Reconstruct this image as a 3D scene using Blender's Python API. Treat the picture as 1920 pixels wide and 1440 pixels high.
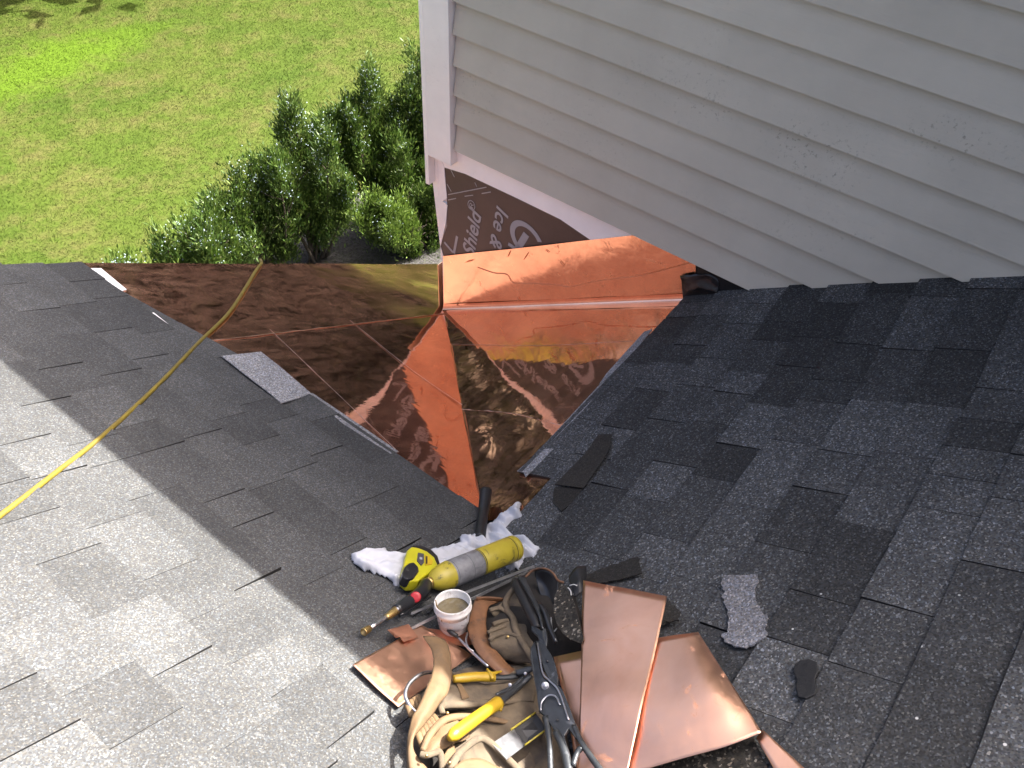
import bpy, math, random
import numpy as np
from mathutils import Vector, Matrix
from mathutils import noise as mnoise
from mathutils.geometry import tessellate_polygon
from bpy_extras.object_utils import world_to_camera_view

for o in list(bpy.data.objects):
    bpy.data.objects.remove(o)
scene = bpy.context.scene
col = scene.collection

# ------------------------------------------------------------------ camera, sky, sun, exposure
# house axes: +X down the main roof slope, +Y down the cross roof slope, origin at the foot of the wall corner
cam_data = bpy.data.cameras.new('camera')
cam = bpy.data.objects.new('camera', cam_data)
col.objects.link(cam)
CM = [[0.610754, 0.565898, -0.55384], [-0.790817, 0.471135, -0.390691], [0.039842, 0.676603, 0.73527]]
cam.matrix_world = Matrix.Translation((-2.5327,-2.2651,3.1008)) @ Matrix(CM).to_4x4()
cam_data.sensor_width = 36.0
cam_data.lens = 1589.0 / 1920.0 * 36.0
cam_data.clip_start = 0.05
cam_data.clip_end = 500.0
scene.camera = cam

SUN = Vector((0.85, -0.34, 1.0)).normalized()
world = bpy.data.worlds.new('World')
scene.world = world
world.use_nodes = True
wn = world.node_tree
for n in list(wn.nodes):
    wn.nodes.remove(n)
w_out = wn.nodes.new('ShaderNodeOutputWorld')
w_bg = wn.nodes.new('ShaderNodeBackground')
w_sky = wn.nodes.new('ShaderNodeTexSky')
w_sky.sky_type = 'NISHITA'
w_sky.sun_disc = False
w_sky.sun_elevation = math.asin(SUN.z)
w_sky.sun_rotation = math.atan2(SUN.x, SUN.y)
w_sky.altitude = 100
w_sky.air_density = 0.36
w_sky.dust_density = 8.0
w_sky.ozone_density = 0.9
w_bg.inputs['Strength'].default_value = 0.14
wn.links.new(w_sky.outputs[0], w_bg.inputs[0])
wn.links.new(w_bg.outputs[0], w_out.inputs[0])
sun_data = bpy.data.lights.new('sun', 'SUN')
sun_data.energy = 4.6
sun_data.angle = math.radians(0.53)
sun_data.color = (1.0, 0.96, 0.90)
sun = bpy.data.objects.new('sun', sun_data)
sun.rotation_euler = SUN.to_track_quat('Z', 'Y').to_euler()
sun.location = (10, -6, 20)
col.objects.link(sun)
scene.view_settings.view_transform = 'Standard'
scene.view_settings.look = 'None'
scene.view_settings.exposure = 2.45
scene.view_settings.gamma = 1.0
scene.view_settings.use_curve_mapping = False
scene.cycles.max_bounces = 7
scene.cycles.glossy_bounces = 5
scene.cycles.caustics_reflective = True
scene.cycles.blur_glossy = 0.5
scene.cycles.sample_clamp_indirect = 6.0

rng = random.Random(11)
nrg = np.random.default_rng(5)
PH = math.radians(32.1)
TP, CP, SP = math.tan(PH), math.cos(PH), math.sin(PH)
NL = Vector((SP, 0, CP))
NR = Vector((0, SP, CP))
GZ = -3.9

# ------------------------------------------------------------------ node helpers
def new_mat(name):
    m = bpy.data.materials.new(name)
    m.use_nodes = True
    return m, m.node_tree, m.node_tree.nodes['Principled BSDF']

def node(nt, kind, **kw):
    n = nt.nodes.new(kind)
    for k, v in kw.items():
        if k.startswith('i_'):
            n.inputs[k[2:].replace('_', ' ')].default_value = v
        else:
            setattr(n, k, v)
    return n

def pos(nt, scale=(1, 1, 1), rot=(0, 0, 0)):
    g = node(nt, 'ShaderNodeNewGeometry')
    mp = node(nt, 'ShaderNodeMapping')
    mp.inputs['Scale'].default_value = scale
    mp.inputs['Rotation'].default_value = rot
    nt.links.new(g.outputs['Position'], mp.inputs['Vector'])
    return mp.outputs[0]

def noise_tex(nt, vec, scale, detail=4.0, rough=0.55, dist=0.0):
    n = node(nt, 'ShaderNodeTexNoise')
    n.inputs['Scale'].default_value = scale
    n.inputs['Detail'].default_value = detail
    n.inputs['Roughness'].default_value = rough
    n.inputs['Distortion'].default_value = dist
    nt.links.new(vec, n.inputs['Vector'])
    return n.outputs['Fac']

def ramp(nt, fac, stops, interp='LINEAR'):
    r = node(nt, 'ShaderNodeValToRGB')
    r.color_ramp.interpolation = interp
    e = r.color_ramp.elements
    while len(e) < len(stops):
        e.new(0.5)
    for q, (p, c) in zip(e, stops):
        q.position = p
        q.color = c if len(c) == 4 else (*c, 1)
    nt.links.new(fac, r.inputs[0])
    return r.outputs[0]

def mixc(nt, fac, a, b, mode='MIX'):
    m = node(nt, 'ShaderNodeMix', data_type='RGBA', blend_type=mode)
    m.clamp_factor = True
    for v, i in ((fac, 0), (a, 6), (b, 7)):
        if hasattr(v, 'is_linked'):
            nt.links.new(v, m.inputs[i])
        elif isinstance(v, (int, float)):
            m.inputs[i].default_value = v if i == 0 else (v, v, v, 1)
        else:
            m.inputs[i].default_value = (*v, 1) if len(v) == 3 else v
    return m.outputs[2]

def bump(nt, bsdf, height, strength=0.3, dist=0.01, prev=None):
    b = node(nt, 'ShaderNodeBump')
    b.inputs['Strength'].default_value = strength
    b.inputs['Distance'].default_value = dist
    nt.links.new(height, b.inputs['Height'])
    if prev is not None:
        nt.links.new(prev, b.inputs['Normal'])
    if bsdf is not None:
        nt.links.new(b.outputs[0], bsdf.inputs['Normal'])
    return b.outputs[0]

def math_node(nt, op, a, b=None, c=None, clamp=False):
    m = node(nt, 'ShaderNodeMath', operation=op)
    m.use_clamp = clamp
    for i, v in enumerate((a, b, c)):
        if v is None:
            continue
        if hasattr(v, 'is_linked'):
            nt.links.new(v, m.inputs[i])
        else:
            m.inputs[i].default_value = v
    return m.outputs[0]

def simple(name, colour, rough=0.6, metal=0.0, var=0.25, scale=40.0, bmp=0.15, bdist=0.002, dirt=None, dirt_scale=8.0, dirt_lo=0.5, dirt_hi=0.7):
    m, nt, b = new_mat(name)
    p = pos(nt)
    kf = 1.0 if metal > 0.5 else (0.82 if 'white' in name else 0.6)
    colour = tuple(c * kf for c in colour)
    dirt = tuple(c * kf for c in dirt) if dirt is not None else None
    f = noise_tex(nt, p, scale, 5.0, 0.6)
    lo = tuple(max(0, c * (1 - var)) for c in colour)
    hi = tuple(min(1, c * (1 + var)) for c in colour)
    c = ramp(nt, f, [(0.3, lo), (0.7, hi)])
    if dirt is not None:
        d = ramp(nt, noise_tex(nt, p, dirt_scale, 6.0, 0.7, 0.5), [(dirt_lo, (0, 0, 0)), (dirt_hi, (1, 1, 1))])
        c = mixc(nt, d, c, dirt)
    nt.links.new(c, b.inputs['Base Color'])
    b.inputs['Roughness'].default_value = rough
    b.inputs['Metallic'].default_value = metal
    if bmp:
        bump(nt, b, f, bmp, bdist)
    return m

def shingle_mat(name, tone, spread, fleck=0.0, warm=(1.0, 1.0, 1.04), gscale=330.0, lo_g=0.55, hi_g=2.0):
    """asphalt shingle: mineral granules, a tone per piece, faint larger mottling"""
    m, nt, b = new_mat(name)
    p = pos(nt)
    info = node(nt, 'ShaderNodeObjectInfo')
    v = node(nt, 'ShaderNodeTexVoronoi')
    v.inputs['Scale'].default_value = gscale
    nt.links.new(p, v.inputs['Vector'])
    sep = node(nt, 'ShaderNodeSeparateColor')
    nt.links.new(v.outputs['Color'], sep.inputs[0])
    gran = ramp(nt, sep.outputs[0], [(0.0, (lo_g,) * 3), (0.55, (0.9,) * 3), (0.86, (1.22,) * 3), (1.0, (hi_g,) * 3)])
    hue = mixc(nt, sep.outputs[1], (warm[0] * 1.08, warm[1], warm[2] * 0.9), (warm[0] * 0.9, warm[1] * 0.98, warm[2] * 1.12))
    base = ramp(nt, info.outputs['Random'], [(0.0, (tone * (1 - spread),) * 3), (0.5, (tone,) * 3), (1.0, (tone * (1 + spread * 1.2),) * 3)])
    big = ramp(nt, noise_tex(nt, p, 7.0, 4.0, 0.6), [(0.3, (0.84,) * 3), (0.7, (1.14,) * 3)])
    c = mixc(nt, 1.0, base, gran, 'MULTIPLY')
    c = mixc(nt, 1.0, c, hue, 'MULTIPLY')
    c = mixc(nt, 1.0, c, big, 'MULTIPLY')
    if fleck:
        v2 = node(nt, 'ShaderNodeTexVoronoi')
        v2.inputs['Scale'].default_value = 26.0
        nt.links.new(p, v2.inputs['Vector'])
        near = ramp(nt, v2.outputs['Distance'], [(0.06, (1, 1, 1)), (0.09, (0, 0, 0))])
        pick = node(nt, 'ShaderNodeSeparateColor')
        nt.links.new(v2.outputs['Color'], pick.inputs[0])
        sel = math_node(nt, 'GREATER_THAN', pick.outputs[0], 1 - fleck)
        zone = ramp(nt, noise_tex(nt, p, 1.6, 2.0), [(0.45, (0, 0, 0)), (0.6, (1, 1, 1))])
        k = math_node(nt, 'MULTIPLY', math_node(nt, 'MULTIPLY', near, sel), zone)
        c = mixc(nt, k, c, (0.5, 0.5, 0.48))
    nt.links.new(c, b.inputs['Base Color'])
    b.inputs['Roughness'].default_value = 0.82
    b.inputs['Specular IOR Level'].default_value = 0.35
    h1 = bump(nt, None, sep.outputs[0], 0.55, 0.0014)
    bump(nt, b, noise_tex(nt, p, 22.0, 4.0), 0.25, 0.004, h1)
    return m

def copper_mat(name, rough=0.07, wave=0.0, wave_dist=0.0016, tint=(0.95, 0.54, 0.36), smudge=0.25, stain=0.25, scratch=True, haze=0.0):
    m, nt, b = new_mat(name)
    p = pos(nt)
    cloud = noise_tex(nt, p, 5.0, 5.0, 0.62, 0.6)
    fine = noise_tex(nt, p, 38.0, 5.0, 0.7)
    c = mixc(nt, ramp(nt, cloud, [(0.38, (0, 0, 0)), (0.7, (1, 1, 1))]), tint, tuple(x * y for x, y in zip(tint, (0.86, 0.80, 0.80))))
    blot = ramp(nt, noise_tex(nt, pos(nt, (1, 1, 1.4)), 9.0, 6.0, 0.72, 1.2), [(0.60, (0, 0, 0)), (0.68, (1, 1, 1))])
    c = mixc(nt, math_node(nt, 'MULTIPLY', blot, stain), c, (0.46, 0.24, 0.14))
    nt.links.new(c, b.inputs['Base Color'])
    b.inputs['Metallic'].default_value = 1.0
    r = ramp(nt, fine, [(0.35, (rough * (1 - smudge),) * 3), (0.75, (rough * (1 + 2.2 * smudge),) * 3)])
    r2 = mixc(nt, blot, r, (rough * 2.2 + 0.05,) * 3)
    nt.links.new(r2, b.inputs['Roughness'])
    prev = None
    if wave:
        prev = bump(nt, None, noise_tex(nt, p, 6.5, 3.0, 0.5, 0.8), wave, wave_dist * 6)
        prev = bump(nt, None, noise_tex(nt, p, 26.0, 3.0, 0.5, 0.4), wave * 0.5, wave_dist, prev)
    if scratch:
        s = noise_tex(nt, pos(nt, (4, 220, 60), (0.3, 0.2, 0.7)), 3.0, 2.0, 0.5)
        prev = bump(nt, None, s, 0.03, 0.0003, prev)
    if prev is not None:
        nt.links.new(prev, b.inputs['Normal'])
    if haze:
        b2 = node(nt, 'ShaderNodeBsdfPrincipled')
        nt.links.new(c, b2.inputs['Base Color'])
        b2.inputs['Metallic'].default_value = 1.0
        b2.inputs['Roughness'].default_value = 0.48
        mx = node(nt, 'ShaderNodeMixShader')
        nt.links.new(ramp(nt, noise_tex(nt, pos(nt, (1.0, 2.6, 1.0), (0, 0, 0.5)), 7.0, 7.0, 0.75, 1.4), [(0.38, (haze * 0.25,) * 3), (0.66, (haze * 2.4,) * 3)]), mx.inputs[0])
        nt.links.new(b.outputs[0], mx.inputs[1])
        nt.links.new(b2.outputs[0], mx.inputs[2])
        nt.links.new(mx.outputs[0], nt.nodes['Material Output'].inputs[0])
    return m

def paint_mat(name, colour, rough=0.55, grain=0.35, grime=0.35, axis='y'):
    m, nt, b = new_mat(name)
    info = node(nt, 'ShaderNodeObjectInfo')
    p = pos(nt)
    sc = {'y': (14, 1.3, 16), 'z': (14, 14, 1.0), 'x': (1.3, 14, 16)}[axis]
    ps = pos(nt, sc)
    off = node(nt, 'ShaderNodeVectorMath', operation='ADD')
    comb = node(nt, 'ShaderNodeCombineXYZ')
    nt.links.new(math_node(nt, 'MULTIPLY', info.outputs['Random'], 37.0), comb.inputs[1])
    nt.links.new(ps, off.inputs[0])
    nt.links.new(comb.outputs[0], off.inputs[1])
    g = noise_tex(nt, off.outputs[0], 6.0, 6.0, 0.62, 1.4)
    tone = ramp(nt, info.outputs['Random'], [(0.0, (0.95,) * 3), (1.0, (1.05,) * 3)])
    c = mixc(nt, 1.0, colour, tone, 'MULTIPLY')
    c = mixc(nt, 1.0, c, ramp(nt, noise_tex(nt, p, 2.2, 5.0, 0.65), [(0.3, (0.90,) * 3), (0.7, (1.07,) * 3)]), 'MULTIPLY')
    mil = math_node(nt, 'MULTIPLY', ramp(nt, noise_tex(nt, p, 70.0, 5.0, 0.75), [(0.57, (0, 0, 0)), (0.66, (1, 1, 1))]), ramp(nt, noise_tex(nt, pos(nt, (1, 0.9, 1.5)), 1.7, 4.0, 0.6), [(0.52, (0, 0, 0)), (0.68, (1, 1, 1))]))
    c = mixc(nt, math_node(nt, 'MULTIPLY', mil, grime), c, tuple(x * 0.42 for x in colour))
    v = node(nt, 'ShaderNodeTexVoronoi')
    v.inputs['Scale'].default_value = 11.0
    nt.links.new(p, v.inputs['Vector'])
    pk = node(nt, 'ShaderNodeSeparateColor')
    nt.links.new(v.outputs['Color'], pk.inputs[0])
    dot = math_node(nt, 'MULTIPLY', ramp(nt, v.outputs['Distance'], [(0.035, (1, 1, 1)), (0.055, (0, 0, 0))]), math_node(nt, 'GREATER_THAN', pk.outputs[0], 0.9))
    c = mixc(nt, math_node(nt, 'MULTIPLY', dot, 0.75), c, (0.08, 0.075, 0.07))
    nt.links.new(c, b.inputs['Base Color'])
    b.inputs['Roughness'].default_value = rough
    b.inputs['Specular IOR Level'].default_value = 0.35
    bump(nt, b, g, grain, 0.0025)
    return m

# ------------------------------------------------------------------ object helpers
HOME = {}
def thing(name, label, cat, loc, group=None):
    e = bpy.data.objects.new(name, None)
    e.empty_display_size = 0.1
    e.location = loc
    col.objects.link(e)
    e['label'] = label
    e['category'] = cat
    if group:
        e['group'] = group
    HOME[e.name] = Vector(loc)
    return e

def tag(o, label, cat, group=None):
    o['label'] = label
    o['category'] = cat
    if group:
        o['group'] = group
    return o

def adopt(o, parent):
    if parent is not None:
        o.parent = parent
        o.matrix_parent_inverse = Matrix.Translation(HOME[parent.name]).inverted()
    HOME[o.name] = o.location.copy()

def mesh(name, verts, faces, mat, parent=None, smooth=False, kind=None):
    """world-space vertices; the origin goes to the middle of their base"""
    v = np.asarray([tuple(p) for p in verts], dtype=float)
    lo, hi = v.min(0), v.max(0)
    c = np.array([(lo[0] + hi[0]) / 2, (lo[1] + hi[1]) / 2, lo[2]])
    me = bpy.data.meshes.new(name)
    me.from_pydata((v - c).tolist(), [], faces)
    if smooth:
        me.shade_smooth()
    me.update()
    if mat is not None:
        me.materials.append(mat)
    o = bpy.data.objects.new(name, me)
    o.location = Vector(c)
    col.objects.link(o)
    adopt(o, parent)
    if kind:
        o['kind'] = kind
    return o

def solidify(o, t, offset=0.0):
    m = o.modifiers.new('thickness', 'SOLIDIFY')
    m.thickness = t
    m.offset = offset
    return o

def bevel(o, w, seg=2):
    m = o.modifiers.new('edges', 'BEVEL')
    m.width = w
    m.segments = seg
    m.limit_method = 'ANGLE'
    m.angle_limit = math.radians(35)
    return o

def slab(name, poly, thick, mat, parent=None, kind=None):
    """a plate: polygon of 3D points extruded against its normal"""
    P = [Vector(p) for p in poly]
    n = Vector((0, 0, 0))
    for i in range(len(P)):
        a, b2 = P[i], P[(i + 1) % len(P)]
        n += a.cross(b2)
    n.normalize()
    if n.z < -1e-6 or (abs(n.z) < 1e-6 and n.x > 0):
        P.reverse()
        n = -n
    k = len(P)
    V = P + [p - n * thick for p in P]
    F = [list(range(k)), list(range(2 * k - 1, k - 1, -1))]
    for i in range(k):
        j = (i + 1) % k
        F.append([i, k + i, k + j, j])
    return mesh(name, V, F, mat, parent, kind=kind)

def box(name, lo, hi, mat, parent=None):
    x0, y0, z0 = lo
    x1, y1, z1 = hi
    V = [(x0, y0, z0), (x1, y0, z0), (x1, y1, z0), (x0, y1, z0), (x0, y0, z1), (x1, y0, z1), (x1, y1, z1), (x0, y1, z1)]
    F = [(0, 3, 2, 1), (4, 5, 6, 7), (0, 1, 5, 4), (1, 2, 6, 5), (2, 3, 7, 6), (3, 0, 4, 7)]
    return mesh(name, V, F, mat, parent)

def spline(pts, n):
    """Catmull-Rom through the points, n samples"""
    P = np.asarray([tuple(p) for p in pts], dtype=float)
    if len(P) == 2:
        tt = np.linspace(0, 1, n)[:, None]
        return P[0] * (1 - tt) + P[1] * tt
    Q = np.vstack([2 * P[0] - P[1], P, 2 * P[-1] - P[-2]])
    out = []
    for u in np.linspace(0, len(P) - 1 - 1e-9, n):
        i = int(u)
        f = u - i
        p0, p1, p2, p3 = Q[i], Q[i + 1], Q[i + 2], Q[i + 3]
        out.append(0.5 * (2 * p1 + (p2 - p0) * f + (2 * p0 - 5 * p1 + 4 * p2 - p3) * f * f + (3 * p1 - p0 - 3 * p2 + p3) * f ** 3))
    return np.array(out)

def tube(name, pts, rad, mat, parent=None, n=None, seg=12, smooth=True, flat=1.0, up=(0, 0, 1)):
    """swept round (or flattened) bar; rad is a number or one radius per control point"""
    n = n or max(2, 6 * (len(pts) - 1))
    C = spline(pts, n)
    if isinstance(rad, (int, float)):
        R = np.full(n, float(rad))
    else:
        R = np.interp(np.linspace(0, 1, n), np.linspace(0, 1, len(rad)), rad)
    V, F = [], []
    upv = Vector(up)
    for i in range(n):
        d = Vector(C[min(i + 1, n - 1)] - C[max(i - 1, 0)]).normalized()
        a = d.cross(upv)
        if a.length < 1e-4:
            a = d.cross(Vector((1, 0, 0)))
        a.normalize()
        b2 = a.cross(d)
        for k in range(seg):
            th = 2 * math.pi * k / seg
            V.append(Vector(C[i]) + a * math.cos(th) * R[i] + b2 * math.sin(th) * R[i] * flat)
    for i in range(n - 1):
        for k in range(seg):
            F.append([i * seg + k, i * seg + (k + 1) % seg, (i + 1) * seg + (k + 1) % seg, (i + 1) * seg + k])
    F.append(list(range(seg))[::-1])
    F.append([(n - 1) * seg + k for k in range(seg)])
    return mesh(name, V, F, mat, parent, smooth)

def lathe(name, a, b, prof, mat, parent=None, seg=40, smooth=True):
    """revolve (distance along a->b, radius) pairs"""
    a, b = Vector(a), Vector(b)
    d = (b - a).normalized()
    s = d.cross(Vector((0, 0, 1)))
    if s.length < 1e-3:
        s = Vector((1, 0, 0))
    s.normalize()
    q = d.cross(s)
    V, F = [], []
    for h, r in prof:
        for k in range(seg):
            th = 2 * math.pi * k / seg
            V.append(a + d * h + (s * math.cos(th) + q * math.sin(th)) * r)
    for i in range(len(prof) - 1):
        for k in range(seg):
            F.append([i * seg + k, i * seg + (k + 1) % seg, (i + 1) * seg + (k + 1) % seg, (i + 1) * seg + k])
    F.append([k for k in range(seg)][::-1])
    F.append([(len(prof) - 1) * seg + k for k in range(seg)])
    return mesh(name, V, F, mat, parent, smooth)

def loft(name, lines, mat, parent=None, nu=24, nv=16, thick=0.003, wrinkle=0.0, wscale=30.0, smooth=True, seed=0):
    """a sheet through several polylines"""
    S = np.array([spline(l, nu) for l in lines])
    G = np.array([spline(S[:, i], nv) for i in range(nu)])
    V, F = [], []
    for i in range(nu):
        for j in range(nv):
            p = Vector(G[i, j])
            if wrinkle:
                p = p + Vector((mnoise.noise(p * wscale + Vector((seed, 0, 0))), mnoise.noise(p * wscale + Vector((0, seed, 9))), mnoise.noise(p * wscale + Vector((5, 7, seed))))) * wrinkle
            V.append(p)
    for i in range(nu - 1):
        for j in range(nv - 1):
            F.append([i * nv + j, i * nv + j + 1, (i + 1) * nv + j + 1, (i + 1) * nv + j])
    o = mesh(name, V, F, mat, parent, smooth)
    if thick:
        solidify(o, thick)
    return o

def clip(poly, a, b, c):
    """keep a*u + b*v <= c"""
    out = []
    for i in range(len(poly)):
        p, q = poly[i], poly[(i + 1) % len(poly)]
        dp, dq = a * p[0] + b * p[1] - c, a * q[0] + b * q[1] - c
        if dp <= 0:
            out.append(p)
        if (dp < 0 < dq) or (dq < 0 < dp):
            f = dp / (dp - dq)
            out.append((p[0] + (q[0] - p[0]) * f, p[1] + (q[1] - p[1]) * f))
    return out

def area2(poly):
    return 0.5 * sum(poly[i][0] * poly[(i + 1) % len(poly)][1] - poly[(i + 1) % len(poly)][0] * poly[i][1] for i in range(len(poly)))

def inside(poly, x, y):
    r = False
    for i in range(len(poly)):
        (x0, y0), (x1, y1) = poly[i], poly[i - 1]
        if (y0 > y) != (y1 > y) and x < (x1 - x0) * (y - y0) / (y1 - y0) + x0:
            r = not r
    return r

def onL(x, y, n=0.0):
    return Vector((x, y, -TP * x)) + NL * n

def onR(x, y, n=0.0):
    return Vector((x, y, -TP * y)) + NR * n

def in_view(p, m=0.06):
    q = world_to_camera_view(scene, cam, Vector(p))
    return -m < q.x < 1 + m and -m < q.y < 1 + m and q.z > 0

bpy.context.view_layer.update()
scene.render.resolution_x, scene.render.resolution_y = 1024, 768

# ------------------------------------------------------------------ materials
M_shL = shingle_mat('main roof shingle granules', 0.052, 0.20, warm=(1.0, 1.02, 1.0))
M_shR = shingle_mat('cross roof shingle granules', 0.052, 0.48, fleck=0.12, warm=(0.97, 1.01, 1.03), lo_g=0.35, hi_g=3.0, gscale=260.0)
M_grey = shingle_mat('bare grey shingle lap', 0.25, 0.05, gscale=300.0, lo_g=0.4, warm=(1.0, 1.0, 1.02))
M_dark = shingle_mat('dark shingle back', 0.021, 0.2, warm=(1.1, 1.0, 0.85))
M_glit = shingle_mat('dark shingle scrap granules', 0.022, 0.1, warm=(1.15, 1.02, 0.8), gscale=210.0, lo_g=0.2, hi_g=9.0)
M_edge = simple('cut asphalt edge', (0.02, 0.019, 0.019), 0.8, var=0.3, scale=80)
M_deck = simple('black roofing felt', (0.022, 0.022, 0.024), 0.75, var=0.3, scale=20)
M_felt = simple('shiny black membrane', (0.02, 0.021, 0.024), 0.32, var=0.4, scale=25, bmp=0.4, bdist=0.01)
M_tar = simple('black roof tar', (0.008, 0.008, 0.009), 0.6, var=0.3, scale=60, bmp=0.6, bdist=0.004)
M_cuP = copper_mat('installed sheet copper', 0.04, wave=0.13, wave_dist=0.0012, haze=0.085)
M_cuW = copper_mat('wall flashing copper', 0.17, wave=0.3, wave_dist=0.002, stain=0.25, tint=(0.98, 0.66, 0.45))
M_cuS = copper_mat('loose sheet copper', 0.36, wave=0.12, wave_dist=0.001, stain=0.08, smudge=0.15, tint=(0.80, 0.47, 0.32))
M_cuD = copper_mat('tarnished copper edge', 0.35, tint=(0.62, 0.30, 0.18))
M_solder = simple('bright solder', (0.72, 0.52, 0.42), 0.35, metal=1.0, var=0.2, scale=90, bmp=0.6, bdist=0.003)
M_side = paint_mat('grey clapboard paint', (0.51, 0.48, 0.398), 0.6, grain=0.35, grime=0.85, axis='y')
M_white = paint_mat('white trim paint', (0.90, 0.885, 0.86), 0.55, grain=0.15, grime=0.25, axis='z')
M_prime = paint_mat('white primed board', (0.92, 0.90, 0.88), 0.6, grain=0.15, grime=0.3, axis='y')
M_brown = simple('brown roofing membrane', (0.062, 0.046, 0.045), 0.42, var=0.12, scale=14, bmp=0.25, bdist=0.006)
M_print = simple('pale grey print', (0.50, 0.52, 0.56), 0.5, var=0.05, scale=60, bmp=0)
M_gap = simple('gap shade brown', (0.05, 0.03, 0.02), 0.8)  # dark brown that stands for the shade in a gap

# ------------------------------------------------------------------ the ground
def lawn_mat():
    m, nt, b = new_mat('lawn grass')
    p = pos(nt)
    n1 = noise_tex(nt, p, 0.55, 5.0, 0.6, 0.3)
    n2 = noise_tex(nt, p, 2.2, 6.0, 0.68)
    n3 = noise_tex(nt, p, 34.0, 4.0, 0.7)
    c = ramp(nt, n1, [(0.30, (0.0310, 0.0520, 0.0062)), (0.5, (0.0395, 0.0595, 0.0078)), (0.70, (0.0500, 0.0635, 0.0115))])
    c = mixc(nt, ramp(nt, n2, [(0.45, (0, 0, 0)), (0.72, (0.9,) * 3)]), c, (0.0690, 0.0660, 0.0210))
    # a stand of bright clover near the drive end of the lawn
    g = node(nt, 'ShaderNodeNewGeometry')
    dv = node(nt, 'ShaderNodeVectorMath', operation='SUBTRACT')
    nt.links.new(g.outputs['Position'], dv.inputs[0])
    dv.inputs[1].default_value = (CLOVER[0], CLOVER[1], GZ)
    rt = node(nt, 'ShaderNodeMapping')
    rt.inputs['Rotation'].default_value = (0, 0, CLOVER_ROT)
    rt.inputs['Scale'].default_value = (0.42, 0.95, 0.0)
    nt.links.new(dv.outputs[0], rt.inputs['Vector'])
    ln = node(nt, 'ShaderNodeVectorMath', operation='LENGTH')
    nt.links.new(rt.outputs[0], ln.inputs[0])
    d = math_node(nt, 'ADD', ln.outputs['Value'], math_node(nt, 'MULTIPLY', math_node(nt, 'SUBTRACT', n2, 0.5), 1.3))
    c = mixc(nt, ramp(nt, d, [(0.35, (1, 1, 1)), (1.35, (0, 0, 0))]), c, (0.0519, 0.0890, 0.0064))
    c = mixc(nt, 1.0, c, ramp(nt, n3, [(0.3, (0.82,) * 3), (0.7, (1.18,) * 3)]), 'MULTIPLY')
    isl = node(nt, 'ShaderNodeNewGeometry')
    c = mixc(nt, 1.0, c, ramp(nt, isl.outputs['Random Per Island'], [(0.0, (0.82,) * 3), (1.0, (1.22,) * 3)]), 'MULTIPLY')
    nt.links.new(c, b.inputs['Base Color'])
    b.inputs['Roughness'].default_value = 0.75
    b.inputs['Specular IOR Level'].default_value = 0.08
    return m
_cl = [(3.5123,11.7137),(4.5929,10.9381)]
CLOVER = _cl[0]
CLOVER_ROT = -math.atan2(_cl[1][1] - _cl[0][1], _cl[1][0] - _cl[0][0])
M_lawn = lawn_mat()
ground = mesh('lawn', [(-160, -160, GZ), (160, -160, GZ), (160, 160, GZ), (-160, 160, GZ)], [(0, 1, 2, 3)], M_lawn)
ground['kind'] = 'structure'

def build_grass():
    tri = [(2.8300,19.9850),(13.3642,9.0744),(4.2093,2.2503),(-1.6488,9.1553)]
    xs = [p[0] for p in tri]
    ys = [p[1] for p in tri]
    N = 620000
    x = nrg.uniform(min(xs), max(xs), N)
    y = nrg.uniform(min(ys), max(ys), N)
    keep = np.ones(N, bool)
    for i in range(4):
        (ax, ay), (bx, by) = tri[i], tri[(i + 1) % 4]
        s = (bx - ax) * (y - ay) - (by - ay) * (x - ax)
        keep &= (s < 0) if area2(tri) < 0 else (s > 0)
    x, y = x[keep], y[keep]
    N = len(x)
    h = nrg.uniform(0.015, 0.04, N)
    w = nrg.uniform(0.0022, 0.0048, N)
    a = nrg.uniform(0, 2 * math.pi, N)
    lx, ly = nrg.normal(0, 0.028, N), nrg.normal(0, 0.028, N)
    z = np.full(N, GZ)
    V = np.empty((N, 3, 3))
    V[:, 0] = np.stack([x - np.cos(a) * w, y - np.sin(a) * w, z], 1)
    V[:, 1] = np.stack([x + np.cos(a) * w, y + np.sin(a) * w, z], 1)
    V[:, 2] = np.stack([x + lx, y + ly, z + h], 1)
    me = bpy.data.meshes.new('grass')
    me.from_pydata((V.reshape(-1, 3)).tolist(), [], np.arange(3 * N).reshape(-1, 3).tolist())
    me.materials.append(M_lawn)
    o = bpy.data.objects.new('grass', me)
    col.objects.link(o)
    o['kind'] = 'stuff'
    o['label'] = 'sunlit mown green grass of the lawn beyond the roof edge'
    o['category'] = 'grass'
build_grass()
M_mulch = simple('grey stone mulch', (0.055, 0.050, 0.047), 0.9, var=0.6, scale=30, bmp=0.8, bdist=0.03)
bed = mesh('planting_bed', [(-0.5, 0.4, GZ + 0.01), (8, 0.4, GZ + 0.01), (8, 5.2, GZ + 0.01), (5, 5.35, GZ + 0.01), (3, 5.3, GZ + 0.01), (1.5, 5.0, GZ + 0.01), (-0.5, 4.6, GZ + 0.01)], [tuple(range(7))], M_mulch)
bed['kind'] = 'structure'

# ------------------------------------------------------------------ the house
house = thing('house', 'house with grey clapboard wall, dark shingled roofs and copper valley', 'house', (0, 0, GZ))
YR = 0.56          # rake edge of the main roof
EXP = 0.1525       # shingle exposure along the slope
deckL = mesh('main_roof', [onL(x, y, -0.006) for x, y in [(-6, -6), (0, 0), (2.4, 0), (2.4, YR - 0.01), (-6, YR - 0.01)]], [(0, 1, 2, 3, 4)], M_deck, house)
solidify(deckL, 0.05, -1)
deckR = mesh('cross_roof', [onR(x, y, -0.006) for x, y in [(-6, -6), (0, -6), (0, 0)]], [(0, 1, 2)], M_deck, house)
solidify(deckR, 0.05, -1)

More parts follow.
